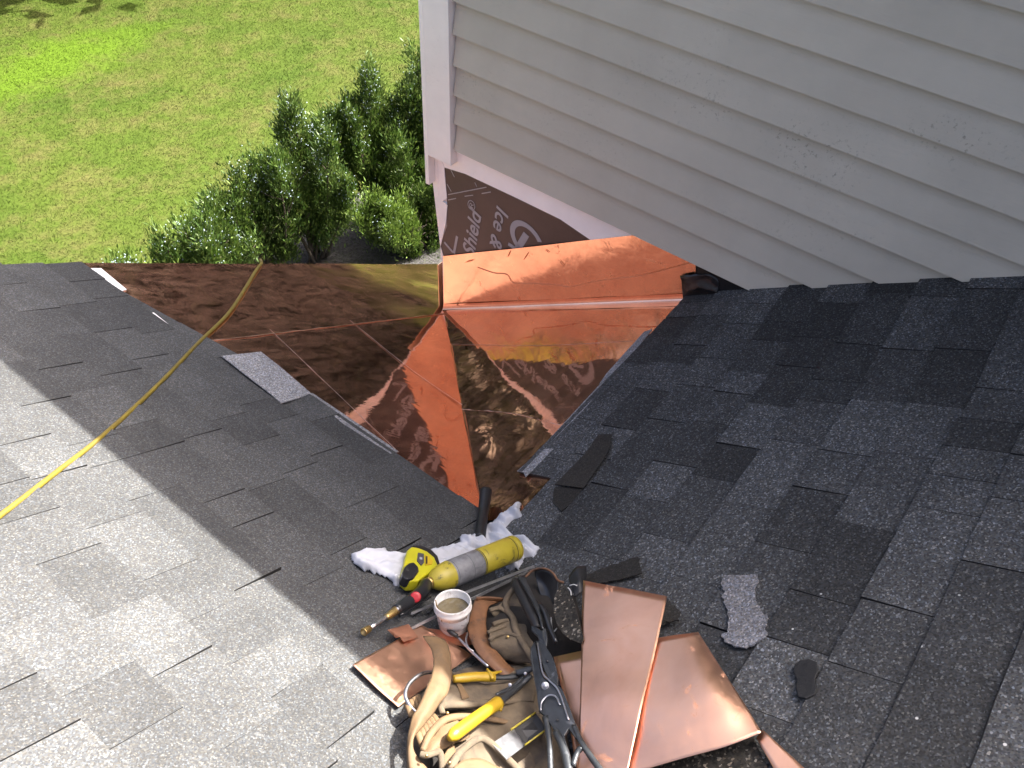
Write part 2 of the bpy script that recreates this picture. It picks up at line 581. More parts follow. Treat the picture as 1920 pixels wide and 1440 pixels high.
def course(plane, s1, a0, a1, clips, mat, parent, rest, lift=0.0):
    """one course of laminated shingles; a = along the course, s = down the slope"""
    a = a0 - rng.uniform(0, 0.2)
    while a < a1:
        wd = rng.choice([rng.uniform(0.10, 0.16), rng.uniform(0.14, 0.22), rng.uniform(0.19, 0.29)])
        gap = rng.choice([0.0008, 0.0013, 0.0018, 0.0024])
        tab = rng.random() < 0.5
        up = 0.0024 if tab else 0.0
        sj = s1 + rng.uniform(-0.0025, 0.0025)
        sk = rng.uniform(-0.004, 0.004)
        e0, e1 = rng.uniform(-0.0015, 0.0015), rng.uniform(-0.0015, 0.0015)
        mids = [(a + 0.3 * wd, sj + rng.uniform(-0.0015, 0.0015)), (a + 0.65 * wd, sj + rng.uniform(-0.0015, 0.0015))]
        poly = [(a, sj - EXP - 0.03), (a + wd - gap, sj - EXP - 0.03), (a + wd - gap + sk, sj + e1), mids[1], mids[0], (a + sk, sj + e0)]
        for c in clips:
            if len(poly) >= 3:
                poly = clip(poly, *c)
        ok = len(poly) >= 3 and abs(area2(poly)) > 2e-4
        if ok:
            f = onL if plane == 'L' else onR
            def pt(q, n):
                if plane == 'L':
                    return f(q[1] * CP, q[0], n)
                # the cross roof kicks up a little where it meets the wall
                kick = 0.046 * min(1, max(0, (q[0] + 0.55) / 0.55)) * min(1, max(0, (-q[1] * CP - 1.28) / 0.30))
                return f(q[0], q[1] * CP, n + kick)
            def hgt(s):
                return 0.002 + 0.0105 * (s - (s1 - EXP - 0.03)) / (EXP + 0.03) + up * min(1, max(0, (s - (s1 - EXP - 0.03)) / 0.03)) + lift
            if area2(poly) * (1 if plane == 'R' else -1) < 0:
                poly = poly[::-1]
            top = [pt(q, hgt(q[1])) for q in poly]
            toe = 0.0045 if plane == 'R' else 0.002
            bot = [pt((q[0], q[1] + (toe if q[1] > s1 - 0.01 else 0)), hgt(q[1]) - 0.0095 - up) for q in poly]
            k = len(poly)
            F = [list(range(k)), list(range(2 * k - 1, k - 1, -1))] + [[i, k + i, k + (i + 1) % k, (i + 1) % k] for i in range(k)]
            if any(in_view(p) for p in top):
                so = mesh('shingle', top + bot, F, mat, parent)
                so.data.materials.append(M_edge)
                for pf in so.data.polygons:
                    pf.material_index = 0 if pf.index == 0 else 1
            else:
                b0 = len(rest[0])
                rest[0].extend(top + bot)
                rest[1].extend([[b0 + i for i in ff] for ff in F])
        a += wd

# main roof: last whole courses above the copper, trimmed along the valley
restL = ([], [])
k = 10
while True:
    s1 = -0.0661 - EXP * k
    if s1 * CP < -3.6:
        break
    clips = [(1, 0, YR), (-1, 1 / 1.0 * CP, 0.0)]
    if k == 10:
        # this course is trimmed back on a slant where the copper was let in
        clips.append((0.155, 1.0, -1.700 + 0.155 * 0.10))
        clips.append((0, 1.0, s1))
    course('L', s1, -3.3, YR, clips, M_shL, deckL, restL, {10: 0.007, 11: 0.004, 12: 0.002}.get(k, 0.0))
    k += 1
mesh('shingle_field', restL[0], restL[1], M_shL, deckL, kind='stuff')
restR = ([], [])
k = 10
while True:
    s1 = -0.0515 - EXP * k
    if s1 * CP < -3.7:
        break
    clips = [(1, 0, -0.012), (-1, CP, 0.012)]
    if k == 10:
        clips.append((-1, 0, 1.135))
    course('R', s1, -3.4, 0.0, clips, M_shR, deckR, restR, {10: 0.007, 11: 0.004, 12: 0.002}.get(k, 0.0))
    k += 1
mesh('shingle_field', restR[0], restR[1], M_shR, deckR, kind='stuff')

# pale laps of the layer below, laid bare along the cut edges
def scrapL(name, pts, n, mat, th=0.003, parent=None):
    return slab(name, [onL(x, y, n) for x, y in pts], th, mat, parent)
def scrapR(name, pts, n, mat, th=0.003, parent=None):
    return slab(name, [onR(x, y, n) for x, y in pts], th, mat, parent)
scrapL('starter_strip', [(-1.4601,-0.2449),(-1.3061,-0.2470),(-1.3160,-0.3633),(-1.3440,-0.5575),(-1.3957,-0.5717),(-1.4849,-0.5830),(-1.4776,-0.5371),(-1.4721,-0.4284)], 0.0215, M_grey, 0.003, deckL)
scrapL('starter_strip', [(-1.3518,-0.5501),(-1.3341,-0.5558),(-1.3323,-0.7374),(-1.3331,-0.9667),(-1.3696,-0.9645),(-1.3804,-0.7599)], 0.0185, M_grey, 0.003, deckL)
scrapL('drip_edge', [(-1.4684,0.5112),(-1.4305,0.5110),(-1.4482,0.3177),(-1.4780,0.3056)], 0.0135, M_white, 0.003, deckL)
scrapL('drip_edge', [(-1.4795,0.1209),(-1.4663,0.1237),(-1.4730,0.0231),(-1.4818,0.0245)], 0.012, M_white, 0.002, deckL)
for pts in ([(-0.2701,-1.2937),(-0.2509,-1.3180),(-0.4285,-1.3346),(-0.5781,-1.3362),(-0.6277,-1.3191),(-0.5590,-1.3077),(-0.3961,-1.2990)],
            [(-0.6273,-1.3232),(-0.5848,-1.3401),(-0.7828,-1.3560),(-0.9387,-1.3527),(-1.0204,-1.3454),(-0.9661,-1.3333)],
            [(-1.0119,-1.3437),(-1.0051,-1.3807),(-1.0997,-1.3800),(-1.1556,-1.3784),(-1.1357,-1.3557),(-1.1356,-1.3302)]):
    scrapR('starter_strip', pts, 0.0185, M_grey, 0.0025, deckR)
scrapR('starter_strip', [(-1.1719,-1.4035),(-1.1698,-1.4583),(-1.1883,-1.4474),(-1.2033,-1.4401)], 0.006, M_grey, 0.003, deckR)
scrapR('starter_strip', [(-1.2752,-1.5427),(-1.2450,-1.5446),(-1.2363,-1.5776),(-1.2724,-1.5888),(-1.2949,-1.5599)], 0.006, M_grey, 0.003, deckR)
scrapR('dark_patch', [(-0.9108,-1.4912),(-0.9014,-1.5313),(-0.9637,-1.5645),(-1.0210,-1.5804),(-1.0990,-1.5880),(-1.1638,-1.5960),(-1.1688,-1.4990),(-1.0772,-1.5036),(-1.0081,-1.5054)], 0.0215, M_dark, 0.002, deckR)
scrapR('dark_patch', [(-1.1713,-1.4944),(-1.1541,-1.5880),(-1.2224,-1.5955),(-1.2668,-1.5848),(-1.2379,-1.5357)], 0.014, M_dark, 0.003, deckR)

# ---- copper let into the valley: separate panels, each a slightly uneven sheet
def copper_panel(f, poly, n, mat, amp, seed, tilt=(0, 0), step=0.022, name='copper_panel', parent=house):
    xs = [p[0] for p in poly]
    ys = [p[1] for p in poly]
    x0, x1, y0, y1 = min(xs), max(xs), min(ys), max(ys)
    nx, ny = max(2, int((x1 - x0) / step)), max(2, int((y1 - y0) / step))
    cx, cy = sum(xs) / len(xs), sum(ys) / len(ys)
    tris = []
    for tri in tessellate_polygon([[Vector((p[0], p[1], 0)) for p in poly]]):
        T = [poly[i] for i in tri]
        tris.append(T if area2(T) > 0 else T[::-1])
    idx, V, F = {}, [], []
    def vid(x, y):
        key = (round(x, 5), round(y, 5))
        if key not in idx:
            w = mnoise.noise(Vector((x * 2.6 + seed, y * 2.6, seed * 1.7))) + 0.22 * mnoise.noise(Vector((x * 7 - seed, y * 7, seed))) + 0.03 * mnoise.noise(Vector((x * 24 - seed, y * 24, seed)))
            idx[key] = len(V)
            V.append(f(x, y, n + amp * w + (x - cx) * tilt[0] + (y - cy) * tilt[1]))
        return idx[key]
    for i in range(nx):
        for j in range(ny):
            a, b2 = x0 + (x1 - x0) * i / nx, x0 + (x1 - x0) * (i + 1) / nx
            c, d = y0 + (y1 - y0) * j / ny, y0 + (y1 - y0) * (j + 1) / ny
            for T in tris:
                q = [(a, c), (b2, c), (b2, d), (a, d)]
                for e in range(3):
                    (px, py), (qx, qy) = T[e], T[(e + 1) % 3]
                    if len(q) >= 3:
                        q = clip(q, (qy - py), -(qx - px), (qy - py) * px - (qx - px) * py)
                if len(q) >= 3 and abs(area2(q)) > 1e-9:
                    ids = [vid(*v) for v in q]
                    ids = [v for m2, v in enumerate(ids) if v != ids[m2 - 1]]
                    if len(set(ids)) >= 3:
                        F.append(ids)
    return mesh(name, V, F, mat, parent, smooth=True)

def seam(f, pts, n, parent, rad=0.0011, jitter=0.0008):
    P = spline([f(x, y, n) for x, y in pts], 40)
    P = [Vector(p) + Vector((rng.gauss(0, jitter), rng.gauss(0, jitter), rng.gauss(0, jitter * 0.3))) for p in P]
    return tube('solder_seam', P, [abs(rng.gauss(rad, rad * 0.35)) + 0.0006 for _ in range(40)], M_solder, parent, n=80, seg=6)

S1 = [(-1.4459,-0.1139),(-0.0536,-0.0583)]
S2 = [(-1.1211,-0.0627),(-1.3153,-0.9378)]
S3 = [(-0.6930,-0.0449),(-0.7799,-0.4956),(-0.8084,-0.8130)]
pL1 = copper_panel(onL, [(-1.47, YR + 0.012), (2.2, YR + 0.012), (2.2, 0.012), (0.012, 0.012), S1[1], S1[0], (-1.47, S1[0][1])], 0.0075, M_cuP, 0.0046, 3.1)
pL2 = copper_panel(onL, [(-1.47, S1[0][1] + .01), (S1[0][0], S1[0][1] + .01), (S2[0][0], S2[0][1] + .01), S2[1], (-1.345, -1.355), (-1.40, -1.40)], 0.0055, M_cuP, 0.0046, 3.1)
pL3 = copper_panel(onL, [S2[0], S3[0], S3[1], S3[2], (-0.83, -0.83), (-1.345, -1.345), S2[1]], 0.0060, M_cuP, 0.0046, 3.1)
pL4 = copper_panel(onL, [S3[0], S1[1], (0.0, 0.0), (-0.83, -0.83), S3[2], S3[1]], 0.0065, M_cuP, 0.0046, 3.1)
seam(onL, S1, 0.0078, pL1, 0.0010)
def lap_line(f, pts, n, parent):
    P = spline([f(x, y, n) for x, y in pts], 60)
    return tube('solder_seam', [tuple(p) for p in P], [0.0004 + 0.0007 * abs(mnoise.noise(Vector(p) * 30)) for p in P], M_solder, parent, n=120, seg=6)
R1 = [(-0.3560,-0.3602),(-0.3612,-0.8616),(-0.3231,-1.2783)]
R2 = [(-0.8317,-0.8297),(-0.8288,-1.0715),(-0.8705,-1.3304)]
pR1 = copper_panel(onR, [(-0.002, -0.002), (0.0, -1.45), (R1[2][0] + .05, -1.45), R1[2], R1[1], R1[0]], 0.0075, M_cuP, 0.0042, 31.0)
pR2 = copper_panel(onR, [(R1[0][0], R1[0][1]), R1[1], (R1[2][0], R1[2][1]), (R1[2][0], -1.42), (R2[2][0], -1.42), R2[2], R2[1], R2[0]], 0.0066, M_cuP, 0.0042, 31.0)
TIP = [(-1.1916,-1.5046),(-1.3069,-1.4809),(-1.3276,-1.3303)]
pR3 = copper_panel(onR, [R2[0], R2[1], R2[2], (R2[2][0], -1.40), TIP[0], TIP[1], (-1.36, -1.375)], 0.0057, M_cuP, 0.0042, 31.0)
seam(onR, R2, 0.0066, pR2, 0.0010, 0.0010)
lap_line(onL, S2, 0.0072, pL3)
lap_line(onL, S3, 0.0078, pL4)
lap_line(onR, R1, 0.0088, pR1)
tube('valley_seam', [onL(x, x, 0.0075) + Vector((rng.gauss(0, .0007), rng.gauss(0, .0007), 0)) for x in np.linspace(-0.05, -1.33, 24)], [abs(rng.gauss(0.0016, 0.0008)) + 0.0006 for _ in range(24)], M_cuP, pL4, n=140, seg=8)

# ---- the clapboard wall
WX = 0.0
def wall_poly(name, pts, out, th, mat, parent):
    """polygon in (y, z) on the wall, face at x = -out"""
    return slab(name, [(WX - out, y, z) for y, z in pts], th, mat, parent)
wall_core = mesh('wall', [(0.0, 0.0, -0.4), (0.0, -6, 2.6), (0.0, -6, 2.987), (0.0, 0.0, 2.987), (0.14, 0.0, -0.4), (0.14, -6, 2.6), (0.14, -6, 2.987), (0.14, 0.0, 2.987)],
                 [(0, 3, 2, 1), (4, 5, 6, 7), (0, 4, 7, 3), (1, 2, 6, 5), (3, 7, 6, 2), (0, 1, 5, 4)], M_prime, house)
CB = [(-0.1179,1.0416),(-1.5588,1.0390),(-2.3311,1.5353)]
ZB = CB[0][1]
YC = CB[0][0]
cut_a, cut_b = CB[1], CB[2]
sl = (cut_b[1] - cut_a[1]) / (cut_b[0] - cut_a[0])
SPC = 0.1305
kb = 0
while ZB + kb * SPC < 2.987:
    z0, z1 = ZB + kb * SPC, min(ZB + (kb + 1) * SPC + 0.02, 3.027)
    poly = [(-5.9, z0), (YC, z0), (YC, z1), (-5.9, z1)]
    # keep what lies above the roof line: z >= cut_a.z + sl*(y - cut_a.y)
    poly = clip(poly, sl, -1, sl * cut_a[0] - cut_a[1] + 0.045)
    if len(poly) >= 3:
        if area2(poly) < 0:
            poly = poly[::-1]
        def ox(z):
            return -0.006 - 0.032 * (1 - (z - z0) / (SPC + 0.02))
        fr = [(ox(z), y, z) for y, z in poly]
        bk = [(min(-0.0005, ox(z) + 0.022), y, z) for y, z in poly]
        kk = len(poly)
        mesh('clapboard', fr + bk, [list(range(kk))[::-1], list(range(kk, 2 * kk))] + [[i, (i + 1) % kk, kk + (i + 1) % kk, kk + i] for i in range(kk)], M_side, wall_core)
    kb += 1
# far end wall of the upper storey, seen only in the copper
endw = box('end_wall', (0.14, -0.02, -1.4), (5.0, 0.0, 2.987), M_prime, house)
for kb in range(19):
    z0 = 0.35 + kb * SPC
    mesh('clapboard', [(0.03, 0.026, z0), (5.0, 0.026, z0), (5.0, 0.008, z0 + SPC + .02), (0.03, 0.008, z0 + SPC + .02), (0.03, 0.014, z0), (5.0, 0.014, z0), (5.0, 0.002, z0 + SPC + .02), (0.03, 0.002, z0 + SPC + .02)],
         [(0, 3, 2, 1), (4, 5, 6, 7), (0, 1, 5, 4), (2, 3, 7, 6), (1, 2, 6, 5), (3, 0, 4, 7)], M_side, endw)
# corner boards
CBW = [(0.0334,0.9626),(-0.1220,0.9675),(-0.1075,1.6949),(0.0685,1.6436)]
yl, yr_ = 0.022, YC + 0.006
cbz = [(-0.0465,0.9658)][0][1]
cb = slab('corner_board', [(-0.054, yl, cbz), (-0.054, yr_, cbz), (-0.054, yr_, 2.987), (-0.054, yl, 2.987)], 0.05, M_white, house)
bevel(cb, 0.002)
cb2 = box('corner_board', (-0.0535, 0.0225, cbz - 0.16), (0.07, 0.045, 2.977), M_white, house)
bevel(cb2, 0.002)
PR = [(-0.1048,1.0186),(-1.0547,1.0275),(-1.0218,0.9976),(-0.8526,0.8958),(-0.6836,0.9268),(-0.4542,0.9271),(-0.1572,0.9225),(-0.0332,0.9027),(-0.0115,0.9328)]
pr = wall_poly('primed_board', PR, 0.008, 0.0075, M_prime, wall_core)
# white edge strip with a tear down the corner
WS = [(0.0526,0.9288),(-0.0190,0.9421),(-0.0341,0.9035),(-0.0466,0.7400),(-0.0193,0.7123),(-0.0491,0.7018),(-0.0364,0.5869),(0.0024,0.4303),(-0.0173,0.3727),(-0.0130,0.3428),(-0.0057,0.3390)]
ws = wall_poly('edge_strip', WS, 0.0105, 0.010, M_prime, wall_core)
box('edge_strip', (-0.012, 0.004, [(0.0282,0.7312)][0][1]), (0.02, 0.0215, cbz), M_prime, wall_core)
# brown self-adhering membrane, printed
UM = [(-0.0282,0.9024),(-0.1555,0.9208),(-0.4528,0.9254),(-0.6824,0.9251),(-0.8566,0.8967),(-0.8629,0.8489),(-0.0251,0.3612),(0.0086,0.4253),(-0.0404,0.5744),(-0.0464,0.6959),(-0.0439,0.7372)]
um = wall_poly('underlayment', UM, 0.0075, 0.002, M_brown, house)

def lettering(txt, p0, p1, height, shear=0.0, xs=1.0, bold=0.0, flip=False):
    """flat print on the wall running from p0 to p1 in (y, z); the wall is seen from -X, so right is -Y"""
    cu = bpy.data.curves.new('lettering', 'FONT')
    cu.body = txt
    cu.size = 1.0
    cu.shear = shear
    cu.offset = bold
    tmp = bpy.data.objects.new('tmp', cu)
    col.objects.link(tmp)
    bpy.context.view_layer.update()
    me = bpy.data.meshes.new_from_object(tmp.evaluated_get(bpy.context.evaluated_depsgraph_get()))
    bpy.data.objects.remove(tmp)
    v = np.array([w.co[:] for w in me.vertices])
    x0, x1 = v[:, 0].min(), v[:, 0].max()
    d = np.array([-(p1[0] - p0[0]), p1[1] - p0[1]])   # image-right, up
    L = np.linalg.norm(d)
    d = d / L
    q = np.array([-d[1], d[0]])
    out = []
    for a in v:
        u = (a[0] - x0) / (x1 - x0) * L
        w = a[1] * height
        e = np.array([-p0[0], p0[1]]) + d * u + q * w
        out.append((-0.0092, -e[0], e[1]))
    return mesh('lettering', out, [list(p.vertices)[::-1] for p in me.polygons], M_print, um)

LT = [(-0.2118,0.4682),(-0.2572,0.7519)]
lettering('Shield', LT[0], LT[1], 0.104, 0.22, bold=0.02)
LT = [(-0.2127,0.7397),(-0.2217,0.7944)]
lettering('®', LT[0], LT[1], 0.060)
LT = [(-0.3451,0.8403),(-0.2828,0.4327)]
lettering('Ice & W', LT[0], LT[1], 0.100, 0.22, bold=0.014)
def strip(p0, p1, w):
    a, b2 = np.array(p0), np.array(p1)
    d = (b2 - a) / np.linalg.norm(b2 - a)
    q = np.array([-d[1], d[0]]) * w / 2
    return slab('lettering', [(-0.0092, *(a - q)), (-0.0092, *(b2 - q)), (-0.0092, *(b2 + q)), (-0.0092, *(a + q))], 0.0004, M_print, um)
for p in ([(-0.0538,0.7644),(-0.2820,0.9082)], [(-0.0532,0.7342),(-0.1030,0.7661)], [(-0.1549,0.8017),(-0.2056,0.8308)], [(-0.2553,0.8621),(-0.3068,0.8940)],
          [(-0.0485,0.8209),(-0.0740,0.7913)], [(-0.0728,0.9090),(-0.0947,0.8788)], [(-0.2144,0.9033),(-0.2270,0.8863)]):
    strip(p[0], p[1], 0.0045)
for p in ([(-0.1073,0.5484),(-0.0853,0.4320)], [(-0.0784,0.4351),(-0.0234,0.4702)]):
    strip(p[0], p[1], 0.014)
# round emblem: a ring with a bar
def emblem():
    ctr = np.array([(-0.5208,0.7286)][0])
    top = np.array([(-0.4849,0.8230)][0])
    lef = np.array([(-0.4303,0.7132)][0])
    a, b2 = top - ctr, lef - ctr
    V, F = [], []
    n = 48
    for i in range(n + 1):
        th = math.radians(-78 + 262 * i / n)
        for r in (0.72, 1.0):
            e = ctr + (a * math.cos(th) + b2 * math.sin(th)) * r
            V.append((-0.0092, e[0], e[1]))
    for i in range(n):
        F.append([2 * i, 2 * i + 1, 2 * i + 3, 2 * i + 2])
    mesh('lettering', V, F, M_print, um)
emblem()
BR = [(-0.5155,0.7647),(-0.4704,0.6541)]
strip(BR[0], BR[1], 0.034)
LG = [(-0.4171,0.6606),(-0.4611,0.6522)]
strip(LG[0], LG[1], 0.02)

# copper base flashing up the wall, dented, with a return round the corner
def wall_copper():
    poly = [(-0.0165,0.3809),(-1.0677,1.0390),(-1.3224,1.0406),(-1.3370,0.9763),(-1.2756,0.9373),(-1.3268,0.8821),(-1.3403,0.8212),(-0.0108,0.0186)]
    poly = [(y, z) for y, z in poly]
    def f(y, z, n):
        return Vector((-n, y, z))
    # a standing dent line runs along the sheet
    o = copper_panel(f, poly, 0.013, M_cuW, 0.0050, 61.0, (0, 0), step=0.014, name='wall_flashing')
    return o
wf = wall_copper()
dl = [(-0.2418,0.4286),(-0.3413,0.4489),(-0.4215,0.4827),(-0.4615,0.4550),(-0.5478,0.4996),(-0.6953,0.5720),(-0.7807,0.6071),(-0.8851,0.6932),(-1.0097,0.7829),(-1.1042,0.8492),(-1.2133,0.9421),(-1.3146,1.0340)]
tube('lap_edge', [(-0.0155 - 0.002 * math.sin(9 * y), y, z) for y, z in dl], 0.0015, M_cuD, wf, n=60, seg=6)
for sp in ([(-0.4377,0.6363),(-0.4242,0.5916)], [(-0.5398,0.6799),(-0.5159,0.6241)], [(-0.6278,0.7405),(-0.6517,0.7350)], [(-0.7056,0.7212),(-0.7366,0.7014)], [(-0.1650,0.4222),(-0.2191,0.4642)], [(-0.4922,0.3856),(-0.5067,0.3597)]):
    a_, b_ = sp
    tube('smudge', [(-0.0185, a_[0], a_[1]), (-0.0185, b_[0], b_[1])], [0.001, 0.003, 0.0008], M_cuD, wf, n=6, seg=6, flat=0.3, up=(1, 0, 0))
box('flashing_return', (-0.010, 0.0225, -1.15), (1.6, 0.0245, 0.30), M_cuW, house)
# the foot of the flashing turns out in a cove, shaped to mirror a bright band
prof = [(-0.016, 0.046), (-0.0175, 0.030), (-0.022, 0.019), (-0.031, 0.0125), (-0.044, 0.0105), (-0.060, 0.0095)]
loft('cove_strip', [[(x, y, -TP * y + dz + 0.0012 * mnoise.noise(Vector((y * 9, x * 40, 1)))) for y in np.linspace(-0.012, -1.42, 14)] for x, dz in prof], M_cuP, wf, 60, 18, 0.0)
fold = [(-0.0079,0.0176),(-1.2930,0.8118)]
tube('fold_edge', [(-0.012, fold[0][0], fold[0][1]), (-0.012, fold[1][0], fold[1][1])], 0.0016, M_cuW, wf, n=12, seg=6)
# torn black membrane and a dark slab painting a gap's shade above the flashing
g1 = [(-1.2815,0.9431),(-1.4085,1.0312),(-1.5794,1.0360),(-1.5851,0.9831),(-1.3164,0.8274)]
o = wall_poly('torn_membrane', g1, 0.020, 0.002, M_felt, wall_core)
g2 = [(-1.3158,1.0333),(-1.3369,1.0444),(-1.4193,1.0306),(-1.3305,0.9688)]
wall_poly('gap_shade', g2, 0.009, 0.004, M_gap, wall_core)
g3 = [(-1.3352,0.9465),(-1.4246,1.0174),(-1.4512,0.9567),(-1.3463,0.8972)]
loft('torn_membrane', [[(-0.024, y, z) for y, z in [(-1.2760,0.9454),(-1.3494,0.9936),(-1.4252,1.0190),(-1.4547,0.9655)]], [(-0.032, y, z) for y, z in [(-1.3243,0.8917),(-1.3639,0.9307),(-1.4169,0.9578),(-1.4524,0.9560)]]], M_felt, wall_core, 12, 8, 0.001, 0.012, 30.0, seed=3)

# upper roof over the wall: soffit, fascia, roof plane
box('soffit', (-0.40, -6.2, 2.987), (0.20, 0.34, 3.007), M_white, house)
box('fascia', (-0.43, -6.2, 2.967), (-0.40, 0.34, 3.147), M_white, house)
slab('upper_roof', [(-0.46, -6.25, 3.157), (-0.46, 0.38, 3.157), (2.6, 0.38, 4.887), (2.6, -6.25, 4.887)], 0.06, M_shR, house)
slab('upper_roof', [(5.6, -6.25, 3.157), (5.6, 0.38, 3.157), (2.6, 0.38, 4.888), (2.6, -6.25, 4.888)], 0.06, M_shR, house)
# lower storey under the main roof and its rake trim
slab('rake_board', [(-6, YR - 0.004, 6 * TP - 0.075), (2.4, YR - 0.004, -2.4 * TP - 0.075), (2.4, YR - 0.004, -2.4 * TP - 0.26), (-6, YR - 0.004, 6 * TP - 0.26)], 0.025, M_white, house)
mesh('gable_wall', [(-6, 0.2, GZ), (2.2, 0.2, GZ), (2.2, 0.2, -2.2 * TP - 0.08), (-6, 0.2, 6 * TP - 0.08), (-6, 0.05, GZ), (2.2, 0.05, GZ), (2.2, 0.05, -2.2 * TP - 0.08), (-6, 0.05, 6 * TP - 0.08)],
     [(0, 3, 2, 1), (4, 5, 6, 7), (0, 1, 5, 4), (1, 2, 6, 5), (2, 3, 7, 6), (3, 0, 4, 7)], M_side, house)

# ------------------------------------------------------------------ junipers behind the roof edge, wood beyond the lawn
def leaf_mat(name, lo, mid, hi, trans=0.25):
    m, nt, b = new_mat(name)
    g = node(nt, 'ShaderNodeNewGeometry')
    c = ramp(nt, g.outputs['Random Per Island'], [(0.0, lo), (0.5, mid), (1.0, hi)])
    c = mixc(nt, 1.0, c, ramp(nt, noise_tex(nt, pos(nt), 3.0, 3.0), [(0.3, (0.75,) * 3), (0.7, (1.25,) * 3)]), 'MULTIPLY')
    nt.links.new(c, b.inputs['Base Color'])
    b.inputs['Roughness'].default_value = 0.55
    b.inputs['Specular IOR Level'].default_value = 0.4
    t2 = node(nt, 'ShaderNodeBsdfTranslucent')
    nt.links.new(c, t2.inputs[0])
    mx = node(nt, 'ShaderNodeMixShader')
    mx.inputs[0].default_value = trans
    out = nt.nodes['Material Output']
    nt.links.new(b.outputs[0], mx.inputs[1])
    nt.links.new(t2.outputs[0], mx.inputs[2])
    nt.links.new(mx.outputs[0], out.inputs[0])
    return m
M_jun = leaf_mat('juniper sprays', (0.0225, 0.0510, 0.0075), (0.0525, 0.0960, 0.0135), (0.1013, 0.1425, 0.0270))
M_jun2 = leaf_mat('fresh juniper sprays', (0.0375, 0.0713, 0.0090), (0.0750, 0.1275, 0.0165), (0.1237, 0.1762, 0.0300))
M_berry = simple('blue juniper berries', (0.42, 0.52, 0.55), 0.6, var=0.2, scale=30, bmp=0)
M_bark = simple('grey brown bark', (0.11, 0.085, 0.06), 0.9, var=0.4, scale=35, bmp=0.6, bdist=0.01)
M_wleaf = leaf_mat('woodland leaves', (0.0081, 0.0111, 0.0050), (0.0151, 0.0181, 0.0090), (0.0292, 0.0312, 0.0151), 0.15)

def sprays(cent, dirs, length, width):
    """thin pointed leaf sprays: one quad each, numpy arrays in, vertices and faces out"""
    n = len(cent)
    d = dirs / np.linalg.norm(dirs, axis=1)[:, None]
    r = nrg.normal(size=(n, 3))
    s = np.cross(d, r)
    s /= np.linalg.norm(s, axis=1)[:, None] + 1e-9
    L = length[:, None]
    W = width[:, None]
    V = np.stack([cent, cent + d * L * 0.45 + s * W, cent + d * L, cent + d * L * 0.5 - s * W], 1)
    return V.reshape(-1, 3), np.arange(4 * n).reshape(-1, 4)

def raw_mesh(name, V, F, mat, parent, kind=None):
    o = mesh(name, V, F.tolist() if hasattr(F, 'tolist') else F, mat, parent)
    if kind:
        o['kind'] = kind
    return o

def juniper(label, base, tops, n_spray, mat, spread=0.20, berries=120, full=0.25, group='junipers below the roof edge'):
    base = Vector(base)
    sh = thing('juniper_shrub', label, 'shrub', base, group)
    cents, dirs, bc = [], [], []
    stems = []
    more = [tuple(Vector(p) + Vector((rng.gauss(0, .16), rng.gauss(0, .22), -abs(rng.gauss(.12, .18))))) for p in tops for _ in range(2)]
    for ti, top in enumerate(list(tops) + more):
        top = Vector(top)
        foot = base + Vector((rng.uniform(-.15, .15), rng.uniform(-.12, .12), 0))
        mid = foot.lerp(top, 0.5) + Vector((rng.uniform(-.12, .12), rng.uniform(-.1, .1), 0.05))
        path = spline([foot, mid, top], 14)
        stems.append(path)
        H = (top - foot).length
        nc = int(38 * H)
        for _ in range(nc):
            u = full + (1 - full) * rng.random() ** 0.75
            p = path[min(13, int(u * 13))]
            rad = spread * H * 0.72 * (1.03 - u) ** 0.72 + 0.03
            th = rng.uniform(0, 2 * math.pi)
            rr = rad * math.sqrt(rng.random())
            c = np.array(p) + np.array([math.cos(th) * rr, math.sin(th) * rr, rng.uniform(-.05, .08)])
            k = max(4, int(n_spray / (3 * len(tops)) / nc * rng.uniform(0.5, 1.5)))
            sg = rng.uniform(0.022, 0.05)
            cents.append(nrg.normal(c, sg * np.array([1, 1, 1.9]), (k, 3)))
            out = np.array([math.cos(th), math.sin(th), 0]) * 0.55 * rr / max(rad, .01) + np.array([0, 0, 1.0])
            dirs.append(nrg.normal(out, 0.34, (k, 3)))
            if u > 0.72 and rng.random() < berries / 420.0:
                kb2 = rng.randint(3, 9)
                bc.append(nrg.normal(c + np.array([0, 0, 0.04]), 0.045, (kb2, 3)))
    cents, dirs = np.vstack(cents), np.vstack(dirs)
    n = len(cents)
    V, F = sprays(cents, dirs, nrg.uniform(0.04, 0.095, n), nrg.uniform(0.005, 0.011, n))
    raw_mesh('foliage', V, F, mat, sh)
    for path in stems:
        tube('stem', [tuple(q) for q in path[::2]], [0.022, 0.014, 0.004], M_bark, sh, n=10, seg=6)
        for _ in range(5):
            i = rng.randint(3, 9)
            e = np.array(path[i]) + np.array([rng.uniform(-.25, .25), rng.uniform(-.25, .25), rng.uniform(.1, .35)])
            tube('branch', [tuple(path[i]), tuple((np.array(path[i]) + e) / 2 + np.array([0, 0, -.02])), tuple(e)], [0.008, 0.003], M_bark, sh, n=6, seg=5)
    if bc:
        bc = np.vstack(bc)
        r = nrg.uniform(0.006, 0.0105, len(bc))
        oct_v = np.array([(1, 0, 0), (-1, 0, 0), (0, 1, 0), (0, -1, 0), (0, 0, 1), (0, 0, -1)], float)
        oct_f = np.array([(0, 2, 4), (2, 1, 4), (1, 3, 4), (3, 0, 4), (2, 0, 5), (1, 2, 5), (3, 1, 5), (0, 3, 5)])
        V = (bc[:, None, :] + oct_v[None] * r[:, None, None]).reshape(-1, 3)
        F = (oct_f[None] + 6 * np.arange(len(bc))[:, None, None]).reshape(-1, 3)
        o = raw_mesh('berries', V, F, M_berry, sh, 'stuff')
    return sh

